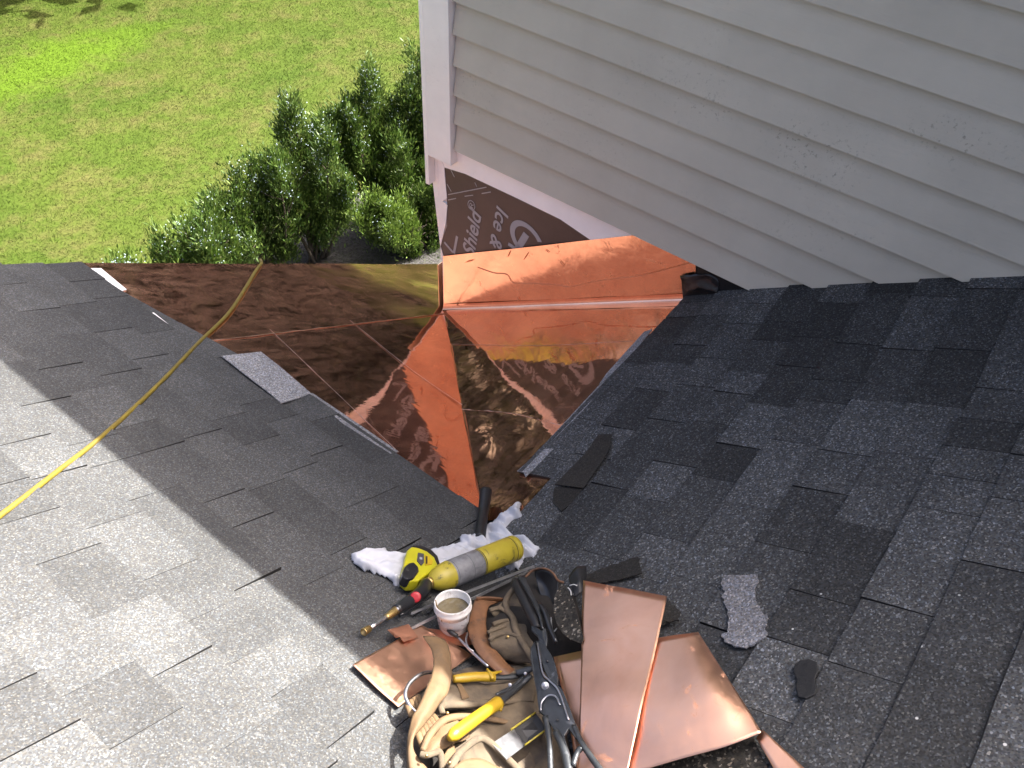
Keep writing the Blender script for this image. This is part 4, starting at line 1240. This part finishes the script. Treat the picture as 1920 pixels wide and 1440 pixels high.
scrap('shingle_scrap', 'black wedge shaped shingle scrap behind the copper sheets', [(-1.4839,-1.7949),(-1.4485,-1.8222),(-1.3739,-1.8888),(-1.4240,-1.9279),(-1.4608,-1.8888),(-1.4908,-1.8479),(-1.5055,-1.8177)], 0.024, 0.003, M_dark)
scrap('shingle_scrap', 'dark shingle scrap under the bent copper sheet at the bottom', [(-1.8766,-2.1816),(-1.8151,-2.2402),(-1.7340,-2.3188),(-1.7735,-2.3580),(-1.8175,-2.4026),(-1.9272,-2.2251)], 0.020, 0.003, M_glit)
gs = [(-1.5923,-1.7811,1.2593),(-1.6312,-1.7908,1.2654),(-1.6653,-1.8100,1.2724),(-1.6920,-1.8359,1.2836),(-1.7120,-1.8668,1.2981),(-1.7191,-1.8943,1.3103),(-1.7182,-1.9211,1.3251),(-1.7046,-1.9176,1.3249),(-1.6649,-1.8788,1.3106),(-1.6263,-1.8389,1.2935),(-1.5955,-1.7981,1.2700)]
o = slab('shingle_scrap', gs, 0.004, M_glit)
tag(o, 'glittering brown black shingle scrap leaning on the tool belt', 'scrap')

# --- leather tool belt with pouches
belt = thing('tool_belt', 'worn tan leather tool belt with pouches heaped in the valley', 'tool belt', base_of([(-1.9095,-1.7873,1.2098),(-1.9218,-1.8732,1.2175)]))
def blob(name, pts, mat, parent, h, seed):
    """low heap filling the space under the pouches"""
    ctr = Vector(mean(pts))
    rings = [[ctr + (Vector(p) - ctr) * s + Vector((0, 0, h * (1 - s ** 2.2))) for p in pts + [pts[0]]] for s in (0.02, 0.35, 0.7, 0.9, 1.0)]
    return loft(name, rings, mat, parent, 40, 12, 0.0, 0.006, 22.0, seed=seed)
blob('pouch_filler', [(-2.0566,-1.7237,1.3081),(-1.9927,-1.7027,1.2680),(-1.9139,-1.7119,1.2186),(-1.8053,-1.7529,1.1504),(-1.7411,-1.8166,1.1576),(-1.8089,-1.9225,1.2240),(-1.9460,-2.0536,1.3062),(-2.0400,-2.0292,1.2977),(-2.1545,-1.9186,1.3695),(-2.1674,-1.8283,1.3776)], M_sue, belt, 0.045, 2)
blob('pouch_filler', [(-1.6926,-1.5858,1.0798),(-1.5864,-1.5839,1.0132),(-1.5006,-1.6452,1.0500),(-1.5105,-1.7363,1.1072),(-1.5728,-1.8322,1.1673),(-1.6970,-1.9191,1.2218),(-1.7925,-1.8532,1.1805),(-1.8291,-1.7551,1.1654),(-1.7887,-1.6561,1.1401)], M_hole, belt, 0.055, 5)  # added filler heap in the near-black shade colour
# strap standing on edge at the left
loft('strap', [[(-1.9248,-1.6353,1.3194),(-1.9484,-1.6840,1.3462),(-1.9858,-1.7192,1.3697),(-2.0238,-1.7387,1.3895),(-2.0759,-1.7604,1.4122),(-2.1041,-1.7674,1.4119),(-2.1466,-1.7969,1.4186),(-2.1782,-1.8298,1.4184),(-2.1942,-1.8617,1.4184)],
               [(-1.9152,-1.6457,1.3174),(-1.9287,-1.6881,1.3399),(-1.9663,-1.7274,1.3655),(-2.0140,-1.7593,1.3914),(-2.0593,-1.7739,1.4088),(-2.1007,-1.7831,1.4198),(-2.1413,-1.7993,1.4252),(-2.1707,-1.8291,1.4287),(-2.1891,-1.8655,1.4252)],
               [(-1.9004,-1.6527,1.3001),(-1.9033,-1.6856,1.3159),(-1.9431,-1.7325,1.3429),(-1.9983,-1.7728,1.3715),(-2.0396,-1.7814,1.3874),(-2.0879,-1.7906,1.4058),(-2.1302,-1.7958,1.4203),(-2.1484,-1.8167,1.4237),(-2.1551,-1.8576,1.4189),(-2.1624,-1.8867,1.4185)]], M_lea, belt, 60, 9, 0.004, 0.0015, 40.0)
# red-brown strap curving round right of the tub
loft('strap', [[(-1.7159,-1.6131,1.1624),(-1.7446,-1.6280,1.1724),(-1.7973,-1.6580,1.1955),(-1.8295,-1.6978,1.2117),(-1.8489,-1.7457,1.2238),(-1.8531,-1.7852,1.2265),(-1.8537,-1.8275,1.2248)],
               [(-1.7065,-1.6313,1.1645),(-1.7416,-1.6493,1.1825),(-1.7864,-1.6773,1.2026),(-1.8142,-1.7096,1.2161),(-1.8357,-1.7587,1.2275),(-1.8400,-1.8028,1.2283),(-1.8437,-1.8426,1.2286)],
               [(-1.6752,-1.6587,1.1429),(-1.7103,-1.6550,1.1648),(-1.7543,-1.6797,1.1865),(-1.7958,-1.7224,1.2085),(-1.8137,-1.7733,1.2157),(-1.8200,-1.8190,1.2157),(-1.8334,-1.8643,1.2415)]], M_lea2, belt, 50, 9, 0.004, 0.0012, 40.0)
loft('strap', [[(-1.7155,-1.6178,1.1781),(-1.6910,-1.6360,1.1667),(-1.6603,-1.6657,1.1489)], [(-1.7179,-1.6199,1.1676),(-1.6938,-1.6385,1.1545),(-1.6627,-1.6680,1.1383)]], M_lea2, belt, 14, 5, 0.004)
# upper pouch, folded
loft('pouch', [[(-1.7208,-1.6632,1.1765),(-1.6874,-1.6724,1.1685),(-1.6347,-1.6688,1.1708),(-1.6044,-1.6662,1.1692)],
               [(-1.7250,-1.6766,1.1741),(-1.6904,-1.6885,1.1644),(-1.6580,-1.6934,1.1723),(-1.6276,-1.6970,1.1765)],
               [(-1.7258,-1.6828,1.1606),(-1.6917,-1.7002,1.1525),(-1.6754,-1.7204,1.1692),(-1.6536,-1.7339,1.1697)]], M_sue, belt, 34, 16, 0.004, 0.004, 34.0, seed=1)
loft('pouch', [[(-1.7467,-1.6985,1.1897),(-1.7242,-1.7125,1.1836),(-1.7160,-1.7338,1.1916),(-1.7095,-1.7655,1.2045)],
               [(-1.7757,-1.7080,1.2079),(-1.7444,-1.7260,1.1982),(-1.7370,-1.7556,1.2073),(-1.7316,-1.7892,1.2194)],
               [(-1.7985,-1.7242,1.2262),(-1.7680,-1.7452,1.2211),(-1.7558,-1.7785,1.2276),(-1.7480,-1.8160,1.2362)],
               [(-1.8109,-1.7407,1.2179),(-1.7915,-1.7714,1.2238),(-1.7766,-1.8005,1.2295),(-1.7695,-1.8379,1.2399)],
               [(-1.8072,-1.7755,1.1906),(-1.7985,-1.8017,1.2002),(-1.7914,-1.8309,1.2225),(-1.7858,-1.8568,1.2318)]], M_sue, belt, 40, 26, 0.004, 0.005, 38.0, seed=8)
tube('rolled_edge', [(-1.6391,-1.6752,1.1788),(-1.6718,-1.6786,1.1750),(-1.6931,-1.6968,1.1784),(-1.7107,-1.7296,1.1949),(-1.7427,-1.7626,1.2197),(-1.7698,-1.8070,1.2435),(-1.7888,-1.8451,1.2544),(-1.8015,-1.8692,1.2596)], [0.006, 0.0075, 0.008, 0.008, 0.0085, 0.008, 0.008, 0.007], M_sue, belt, n=50, seg=10, flat=0.7)
tube('rolled_edge', [(-1.7230,-1.6664,1.1808),(-1.7022,-1.6804,1.1778),(-1.6996,-1.7019,1.1776),(-1.7050,-1.7190,1.1843)], 0.006, M_sue, belt, n=24, seg=8, flat=0.7)
tube('rolled_edge', [(-1.7577,-1.7035,1.2046),(-1.7384,-1.7115,1.1985),(-1.7201,-1.7207,1.1874)], 0.006, M_sue, belt, n=20, seg=8)
tube('rolled_edge', [(-1.7888,-1.7116,1.2221),(-1.7675,-1.7208,1.2168),(-1.7404,-1.7293,1.2018)], 0.0045, M_sue, belt, n=20, seg=8)
tube('rolled_edge', [(-1.8071,-1.7308,1.2376),(-1.7856,-1.7347,1.2301),(-1.7620,-1.7486,1.2213),(-1.7537,-1.7813,1.2334)], 0.005, M_sue, belt, n=20, seg=8)
# black holster with a leather rim behind
loft('holster', [[(-1.5580,-1.6829,1.1677),(-1.5518,-1.7071,1.1909),(-1.5562,-1.7358,1.2069),(-1.5700,-1.7613,1.2168)], [(-1.5759,-1.7035,1.1606),(-1.5719,-1.7274,1.1656),(-1.5792,-1.7544,1.1845),(-1.5916,-1.7777,1.2071)], [(-1.6063,-1.7409,1.1641),(-1.6104,-1.7616,1.1720),(-1.6137,-1.7826,1.1852),(-1.6188,-1.7978,1.1998)]], M_blk2, belt, 24, 14, 0.003)
tube('holster_rim', [(-1.5849,-1.6742,1.1622),(-1.5611,-1.6813,1.1727),(-1.5511,-1.7063,1.1944),(-1.5556,-1.7350,1.2104),(-1.5706,-1.7611,1.2227),(-1.5708,-1.7782,1.2315)], 0.003, M_lea2, belt, n=30, seg=8)
loft('holster', [[(-1.5206,-1.7633,1.1781),(-1.4914,-1.7687,1.1875),(-1.4699,-1.7847,1.1815)], [(-1.5495,-1.7916,1.1959),(-1.5314,-1.8006,1.2075),(-1.5098,-1.8068,1.1954)], [(-1.5715,-1.8161,1.2012),(-1.5540,-1.8228,1.2054),(-1.5382,-1.8259,1.1974)]], M_blk, belt, 16, 10, 0.003, 0.003, 40.0)
tube('trim', [(-1.5556,-1.7882,1.2057),(-1.5512,-1.7957,1.2134),(-1.5506,-1.8060,1.2189)], 0.0014, M_tub, belt, n=10, seg=6)
tube('trim', [(-1.5667,-1.7903,1.2131),(-1.5737,-1.8024,1.2207),(-1.5841,-1.8110,1.2240)], 0.0016, M_tub, belt, n=10, seg=6)
tube('trim', [(-1.6674,-1.8090,1.2318),(-1.6853,-1.8229,1.2385),(-1.6982,-1.8378,1.2449),(-1.6873,-1.8392,1.2457)], 0.0016, M_tub, belt, n=12, seg=6)
# lower pouch: back flap, middle pocket, front pocket
loft('pouch', [[(-1.9399,-1.7289,1.2889),(-1.9291,-1.7718,1.2921),(-1.8937,-1.8189,1.2739),(-1.8237,-1.8718,1.2461)],
               [(-1.9916,-1.7620,1.3373),(-1.9600,-1.7973,1.3255),(-1.9148,-1.8349,1.2972),(-1.8479,-1.8942,1.2662)],
               [(-2.0282,-1.7795,1.3623),(-1.9814,-1.8149,1.3429),(-1.9328,-1.8486,1.3124),(-1.8735,-1.9067,1.2760)]], M_sue, belt, 34, 16, 0.004, 0.004, 26.0, seed=12)
loft('pouch', [[(-1.9495,-1.7374,1.3069),(-1.9649,-1.7658,1.3266),(-1.9892,-1.8011,1.3478)], [(-1.9437,-1.7415,1.3053),(-1.9590,-1.7757,1.3249),(-1.9727,-1.8077,1.3375)]], M_lea, belt, 16, 6, 0.004)
tube('rolled_edge', [(-2.0428,-1.7952,1.3714),(-2.0337,-1.7845,1.3698),(-2.0201,-1.7928,1.3672),(-1.9917,-1.8177,1.3534),(-1.9502,-1.8476,1.3273),(-1.8805,-1.8901,1.2757),(-1.8850,-1.9036,1.2761)], [0.006, 0.007, 0.0075, 0.0075, 0.0075, 0.007, 0.005], M_sue, belt, n=50, seg=10, flat=0.75)
loft('pocket_shade', [[(-2.0288,-1.7853,1.3447),(-1.9872,-1.8198,1.3226),(-1.8844,-1.8940,1.2601)], [(-2.0287,-1.7906,1.3246),(-1.9780,-1.8271,1.2868),(-1.8920,-1.9008,1.2444)]], M_hole, belt, 16, 6, 0.002)  # dark sheet standing for the shade inside the pocket
loft('pouch', [[(-2.0373,-1.7985,1.3460),(-1.9972,-1.8280,1.3268),(-1.9514,-1.8639,1.2981),(-1.8958,-1.9096,1.2659)], [(-2.0503,-1.8044,1.3622),(-2.0057,-1.8351,1.3382),(-1.9640,-1.8735,1.3100),(-1.9217,-1.9211,1.2775)], [(-2.0643,-1.8081,1.3690),(-2.0146,-1.8424,1.3398),(-1.9777,-1.8841,1.3146),(-1.9381,-1.9331,1.2838)]], M_sue, belt, 30, 10, 0.004, 0.003, 30.0, seed=4)
tube('rolled_edge', [(-2.1355,-1.8254,1.4216),(-2.1003,-1.8128,1.4075),(-2.0615,-1.8090,1.3872),(-2.0355,-1.8175,1.3728),(-2.0003,-1.8449,1.3488),(-1.9718,-1.8790,1.3289),(-1.9476,-1.9106,1.3077)], [0.006, 0.0075, 0.0085, 0.008, 0.007, 0.006, 0.005], M_lea, belt, n=50, seg=10, flat=0.75)
loft('pouch', [[(-2.1356,-1.8295,1.4177),(-2.1024,-1.8201,1.4048),(-2.0654,-1.8180,1.3876),(-2.0352,-1.8285,1.3707)], [(-2.1367,-1.8402,1.4224),(-2.1057,-1.8370,1.4129),(-2.0722,-1.8380,1.3959),(-2.0331,-1.8464,1.3673)], [(-2.1268,-1.8417,1.4081),(-2.1017,-1.8496,1.4004),(-2.0787,-1.8572,1.3860),(-2.0416,-1.8647,1.3587)]], M_lea, belt, 26, 14, 0.005, 0.002, 40.0, seed=6)
for q in range(6):
    f0 = q / 6.0
    pa = Vector([(-2.1034,-1.7726,1.3915)][0]).lerp(Vector([(-2.0472,-1.7814,1.3582)][0]), f0)
    pb = Vector([(-2.1253,-1.8182,1.4032)][0]).lerp(Vector([(-2.0618,-1.8228,1.3654)][0]), f0)
    tube('lacing', [pa, pa.lerp(pb, 0.5) + Vector((0, 0, 0.008)), pb], 0.0072, M_lea, belt, n=10, seg=8, flat=0.6)
for q in range(4):
    f0 = q / 4.0
    pa = Vector([(-2.0695,-1.7193,1.3602)][0]).lerp(Vector([(-2.0306,-1.7248,1.3438)][0]), f0)
    pb = Vector([(-2.0866,-1.7504,1.3709)][0]).lerp(Vector([(-2.0494,-1.7571,1.3576)][0]), f0)
    tube('lacing', [pa, pa.lerp(pb, 0.5) + Vector((0, 0, 0.006)), pb], 0.0062, M_lea, belt, n=10, seg=8, flat=0.6)
loft('pocket_shade', [[(-2.1284,-1.8400,1.3972),(-2.1082,-1.8466,1.3865),(-2.0890,-1.8630,1.3724)], [(-2.1463,-1.8526,1.3884),(-2.1270,-1.8627,1.3762),(-2.1087,-1.8796,1.3648)]], M_hole, belt, 12, 6, 0.002)  # same painted shade for the front pocket's mouth
tube('rolled_edge', [(-2.1453,-1.8294,1.4337),(-2.1393,-1.8402,1.4339),(-2.1254,-1.8466,1.4252),(-2.1155,-1.8512,1.4171),(-2.1246,-1.8646,1.4188),(-2.1402,-1.8809,1.4246)], 0.0065, M_sue, belt, n=30, seg=10, flat=0.8)
loft('pouch', [[(-2.1191,-1.8595,1.4113),(-2.1420,-1.8823,1.4197),(-2.1742,-1.9105,1.4359)], [(-2.0967,-1.8563,1.4013),(-2.1232,-1.8873,1.4139),(-2.1639,-1.9223,1.4334)], [(-2.0803,-1.8558,1.3870),(-2.1054,-1.8881,1.4027),(-2.1515,-1.9323,1.4216)]], M_lea, belt, 18, 10, 0.004, 0.002, 40.0)
tube('rolled_edge', [(-2.1247,-1.8809,1.4288),(-2.1243,-1.8886,1.4306),(-2.1039,-1.8844,1.4218),(-2.0765,-1.8827,1.4086),(-2.0411,-1.8888,1.3904),(-2.0312,-1.9082,1.3822),(-2.0311,-1.9379,1.3761),(-2.0326,-1.9767,1.3670),(-2.0446,-2.0083,1.3645)], [0.006, 0.008, 0.008, 0.0075, 0.0075, 0.0075, 0.0075, 0.0075, 0.007], M_sue, belt, n=60, seg=10, flat=0.8)
loft('pouch', [[(-2.1054,-1.8883,1.4207),(-2.0746,-1.8865,1.4054),(-2.0417,-1.8921,1.3888),(-2.0321,-1.9117,1.3787),(-2.0342,-1.9741,1.3661)], [(-2.1113,-1.8984,1.4064),(-2.0843,-1.9000,1.3935),(-2.0549,-1.9084,1.3771),(-2.0446,-1.9288,1.3666),(-2.0424,-1.9743,1.3552)], [(-2.1311,-1.9204,1.4068),(-2.1060,-1.9233,1.3931),(-2.0823,-1.9360,1.3782),(-2.0702,-1.9558,1.3687),(-2.0668,-1.9930,1.3585)]], M_sue, belt, 30, 14, 0.004, 0.003, 34.0, seed=3)
loft('pouch', [[(-2.1234,-1.8957,1.4360),(-2.0952,-1.9009,1.4203),(-2.0747,-1.9186,1.4054),(-2.0560,-1.9571,1.3857)], [(-2.1462,-1.9101,1.4483),(-2.1170,-1.9191,1.4300),(-2.0940,-1.9407,1.4155),(-2.0752,-1.9719,1.3938)], [(-2.1735,-1.9308,1.4455),(-2.1455,-1.9429,1.4279),(-2.1231,-1.9644,1.4138),(-2.0994,-1.9975,1.3890)]], M_lea, belt, 24, 10, 0.004, 0.003, 30.0, seed=5)
loft('pouch', [[(-2.0354,-1.9688,1.3588),(-1.9936,-1.9721,1.3286),(-1.9486,-1.9634,1.3036)], [(-2.0456,-1.9972,1.3452),(-1.9957,-1.9950,1.3139),(-1.9463,-1.9861,1.3079)]], M_sue, belt, 14, 8, 0.004, 0.003, 30.0, seed=9)
for p in ([(-2.0393,-1.8053,1.3832)] + [(-2.1242,-1.8847,1.4405)] + [(-1.7707,-1.7581,1.2307)] + [(-2.1429,-1.8440,1.4462)]):
    lathe('rivet', Vector(p), Vector(p) + nrm, [(0, 0.0035), (0.0015, 0.0035), (0.003, 0.0015)], M_brass, belt, seg=12)
tube('hammer_loop', [(-1.9687,-1.7018,1.3070),(-1.9885,-1.6939,1.3254),(-2.0111,-1.6921,1.3416),(-2.0372,-1.6955,1.3559),(-2.0601,-1.7082,1.3663),(-2.0709,-1.7286,1.3691),(-2.0730,-1.7466,1.3684),(-2.0724,-1.7661,1.3620)], 0.0042, M_steel, belt, n=40, seg=12)
tube('wire_loop', [(-1.8072,-1.6679,1.1956),(-1.8305,-1.6806,1.2103),(-1.8450,-1.6992,1.2194),(-1.8454,-1.7157,1.2196)], 0.0028, M_steel, belt, n=16, seg=8)

# --- yellow-handled pliers
pl = thing('pliers', 'pliers with yellow grips spread open on the leather pouch', 'pliers', base_of([(-1.9578,-1.7508,1.3301),(-1.8312,-1.8536,1.2648)]))
h1 = tube('handle', [(-1.9620,-1.7545,1.3347),(-1.9434,-1.7686,1.3271),(-1.9218,-1.7837,1.3156),(-1.8902,-1.8094,1.2957)], [0.008, 0.0105, 0.0105, 0.0115], M_grip, pl, n=20, seg=14, flat=0.8)
tube('finger_guard', [(-1.9008,-1.8145,1.3084),(-1.8938,-1.8000,1.3080),(-1.8887,-1.7885,1.3048)], [0.0045, 0.005, 0.002], M_grip, h1, n=10, seg=8)
tube('finger_guard', [(-1.8984,-1.8006,1.3088),(-1.8834,-1.8069,1.2995),(-1.8673,-1.8126,1.2874)], [0.0045, 0.004, 0.002], M_grip, h1, n=10, seg=8)
tube('arm', [(-1.8923,-1.8082,1.2951),(-1.8676,-1.8282,1.2796),(-1.8399,-1.8452,1.2655),(-1.8231,-1.8545,1.2713)], [0.007, 0.006, 0.007, 0.006], M_gun, pl, n=14, seg=10, flat=0.6)
h2 = tube('handle', [(-2.0884,-1.8525,1.4300),(-2.0738,-1.8535,1.4229),(-2.0319,-1.8566,1.3986),(-1.9816,-1.8604,1.3671),(-1.9453,-1.8633,1.3423)], [0.006, 0.0135, 0.0135, 0.0125, 0.0145], M_grip, pl, n=30, seg=16)
tube('finger_guard', [(-1.9540,-1.8612,1.3557),(-1.9502,-1.8712,1.3474),(-1.9570,-1.8795,1.3456)], [0.006, 0.007, 0.002], M_grip, h2, n=10, seg=8)
tube('arm', [(-1.9445,-1.8627,1.3398),(-1.8989,-1.8629,1.3091),(-1.8640,-1.8638,1.2853),(-1.8315,-1.8689,1.2844)], [0.0085, 0.0085, 0.007, 0.006], M_gun, pl, n=14, seg=10, flat=0.7)
tube('link_bar', [(-1.9299,-1.8458,1.3306),(-1.9042,-1.8523,1.3145),(-1.8711,-1.8569,1.2937),(-1.8433,-1.8571,1.2830)], [0.003, 0.0045, 0.0045, 0.004], M_gun, pl, n=14, seg=8, flat=0.6)
tube('jaw', [(-1.8440,-1.8373,1.2727),(-1.8300,-1.8517,1.2796),(-1.8147,-1.8623,1.2842)], [0.008, 0.009, 0.006], M_gun, pl, n=10, seg=10, flat=0.7)
for p in [(-1.8867,-1.8506,1.3075),(-1.8395,-1.8581,1.2916)]:
    lathe('pivot', Vector(p), Vector(p) + nrm, [(0, 0.004), (0.003, 0.004), (0.0035, 0.0025)], M_steel, pl, seg=14)

# --- steel scraper blade with yellow edges
sb = thing('scraper', 'bright steel scraper blade with yellow edges tucked into the pouch', 'scraper', base_of([(-2.0198,-1.9092,1.3590),(-1.9004,-1.9519,1.3164)]))
plate('blade', [(-2.0314,-1.9136,1.3863),(-1.9622,-1.9241,1.3429),(-1.9701,-1.9629,1.3439),(-2.0370,-1.9554,1.3858)], 0.002, M_steel, sb)
plate('blade_sleeve', [(-1.9684,-1.9230,1.3483),(-1.9075,-1.9341,1.3252),(-1.9262,-1.9762,1.3487),(-1.9800,-1.9617,1.3515)], 0.004, M_blk, sb)
tube('yellow_edge', [(-1.9766,-1.9208,1.3559),(-1.9073,-1.9337,1.3270)], 0.0022, M_yel, sb, n=6, seg=6)
tube('yellow_edge', [(-1.9837,-1.9615,1.3564),(-1.9300,-1.9761,1.3506)], 0.0020, M_yel, sb, n=6, seg=6)

# --- knife-like tool with black grip and steel spine
kn = thing('hand_tool', 'hand tool with a curved black grip and grey steel spine above the snips', 'hand tool', base_of([(-1.6023,-1.6586,1.1524),(-1.7128,-1.7990,1.2405)]))
tube('grip', [(-1.6205,-1.6675,1.1820),(-1.6515,-1.7064,1.2104),(-1.6866,-1.7538,1.2422),(-1.7082,-1.7862,1.2605),(-1.7271,-1.8103,1.2716)], [0.010, 0.0125, 0.0125, 0.0125, 0.010], M_blk, kn, n=30, seg=14)
loft('spine', [[(-1.6104,-1.6660,1.1931),(-1.6390,-1.7061,1.2242),(-1.6694,-1.7482,1.2527),(-1.6989,-1.7890,1.2762),(-1.7297,-1.8229,1.2915)], [(-1.6044,-1.6846,1.2027),(-1.6422,-1.7307,1.2357),(-1.6763,-1.7764,1.2643),(-1.7011,-1.7999,1.2771),(-1.7289,-1.8270,1.2900)]], M_gun, kn, 26, 5, 0.004)
plate('ferrule', [(-1.7309,-1.7944,1.2736),(-1.7322,-1.8100,1.2844),(-1.7350,-1.8266,1.2938),(-1.7233,-1.8272,1.2922),(-1.7455,-1.8487,1.3017),(-1.7648,-1.8595,1.3044),(-1.7637,-1.8415,1.2952),(-1.7522,-1.8274,1.2903),(-1.7431,-1.8033,1.2772)], 0.008, M_gun, kn, 0.002)
tube('arm', [(-1.6625,-1.7710,1.2430),(-1.6822,-1.8000,1.2591),(-1.7091,-1.8307,1.2744),(-1.7362,-1.8671,1.2892)], [0.007, 0.008, 0.007, 0.005], M_blk2, kn, n=16, seg=10)

# --- big snips
sn = thing('tin_snips', 'large worn black steel tin snips lying over the copper sheets', 'snips', base_of([(-1.7476,-1.8147,1.2504),(-1.9769,-2.0699,1.4104)]))
def S(pts, th, mat, nm, bw=0.0015):
    return plate(nm, pts, th, mat, sn, bw)
S([(-1.7667,-1.8288,1.2942),(-1.7869,-1.8330,1.2978),(-1.8083,-1.8469,1.3066),(-1.8341,-1.8712,1.3198),(-1.8787,-1.9142,1.3428),(-1.9093,-1.9427,1.3566),(-1.8860,-1.9459,1.3606),(-1.8673,-1.9551,1.3664),(-1.8496,-1.9337,1.3560),(-1.8438,-1.9096,1.3429),(-1.8276,-1.8873,1.3309),(-1.7993,-1.8603,1.3150)], 0.006, M_gun, 'blade')
S([(-1.7625,-1.8290,1.2903),(-1.7606,-1.8391,1.2976),(-1.7661,-1.8571,1.3090),(-1.7802,-1.8808,1.3238),(-1.7967,-1.9031,1.3368),(-1.8236,-1.9295,1.3513),(-1.8464,-1.9436,1.3592),(-1.8406,-1.9197,1.3462),(-1.8225,-1.8936,1.3309),(-1.7955,-1.8636,1.3130)], 0.005, M_gun, 'blade')
S([(-1.8804,-1.9151,1.3473),(-1.9114,-1.9425,1.3605),(-1.9181,-1.9653,1.3739),(-1.9381,-2.0019,1.3938),(-1.9490,-2.0340,1.4099),(-1.9331,-2.0186,1.4003),(-1.9174,-2.0180,1.3999),(-1.9272,-2.0390,1.4111),(-1.9217,-2.0428,1.4115),(-1.8989,-2.0207,1.3996),(-1.8703,-1.9867,1.3823),(-1.8472,-1.9557,1.3678),(-1.8392,-1.9318,1.3558),(-1.8420,-1.9095,1.3448),(-1.8503,-1.9045,1.3417)], 0.008, M_gun, 'pivot_plate')
tube('cutting_ridge', [(-1.7710,-1.8402,1.3053),(-1.8018,-1.8674,1.3234),(-1.8337,-1.8981,1.3407),(-1.8438,-1.9213,1.3542),(-1.8518,-1.9454,1.3663),(-1.8697,-1.9706,1.3782),(-1.9027,-2.0079,1.3975)], 0.0022, M_steel, sn, n=40, seg=8)
tube('ridge', [(-1.9120,-1.9477,1.3698),(-1.8949,-1.9381,1.3658),(-1.8763,-1.9409,1.3675),(-1.8712,-1.9557,1.3748),(-1.8831,-1.9743,1.3825)], 0.0018, M_steel, sn, n=30, seg=8)
tube('handle', [(-1.9158,-1.9640,1.3700),(-1.9565,-2.0003,1.3848),(-1.9990,-2.0330,1.3933),(-2.0389,-2.0617,1.3953)], [0.008, 0.006, 0.006, 0.006], M_gun, sn, n=20, seg=10, flat=0.8)
tube('handle', [(-1.9353,-2.0002,1.3907),(-1.9534,-2.0303,1.4016),(-1.9832,-2.0628,1.4120),(-2.0193,-2.0974,1.4177)], [0.008, 0.0085, 0.009, 0.009], M_gun, sn, n=20, seg=10, flat=0.8)
tube('handle', [(-1.9052,-2.0225,1.3987),(-1.9263,-2.0510,1.4126),(-1.9431,-2.0832,1.4268),(-1.9575,-2.1157,1.4392),(-1.9761,-2.1544,1.4535)], [0.006, 0.006, 0.0065, 0.007, 0.007], M_gun, sn, n=24, seg=10, flat=0.8)
tube('brace', [(-1.9758,-2.0673,1.4148),(-1.9509,-2.0601,1.4143),(-1.9383,-2.0612,1.4170)], 0.006, M_gun, sn, n=12, seg=8, flat=0.8)
p = Vector([(-1.8583,-1.9207,1.3529)][0])
lathe('pivot_bolt', p, p + nrm, [(0, 0.0085), (0.004, 0.0085), (0.0045, 0.006), (0.0045, 0.0045), (0.008, 0.0042), (0.0085, 0.002)], M_steel, sn, seg=20)
for q in [(-1.7974,-1.8616,1.3188),(-1.8026,-1.8877,1.3312),(-1.9139,-1.9890,1.3897)]:
    lathe('dimple', Vector(q), Vector(q) + nrm, [(0, 0.003), (0.001, 0.003), (0.0015, 0.001)], M_blk, sn, seg=10)
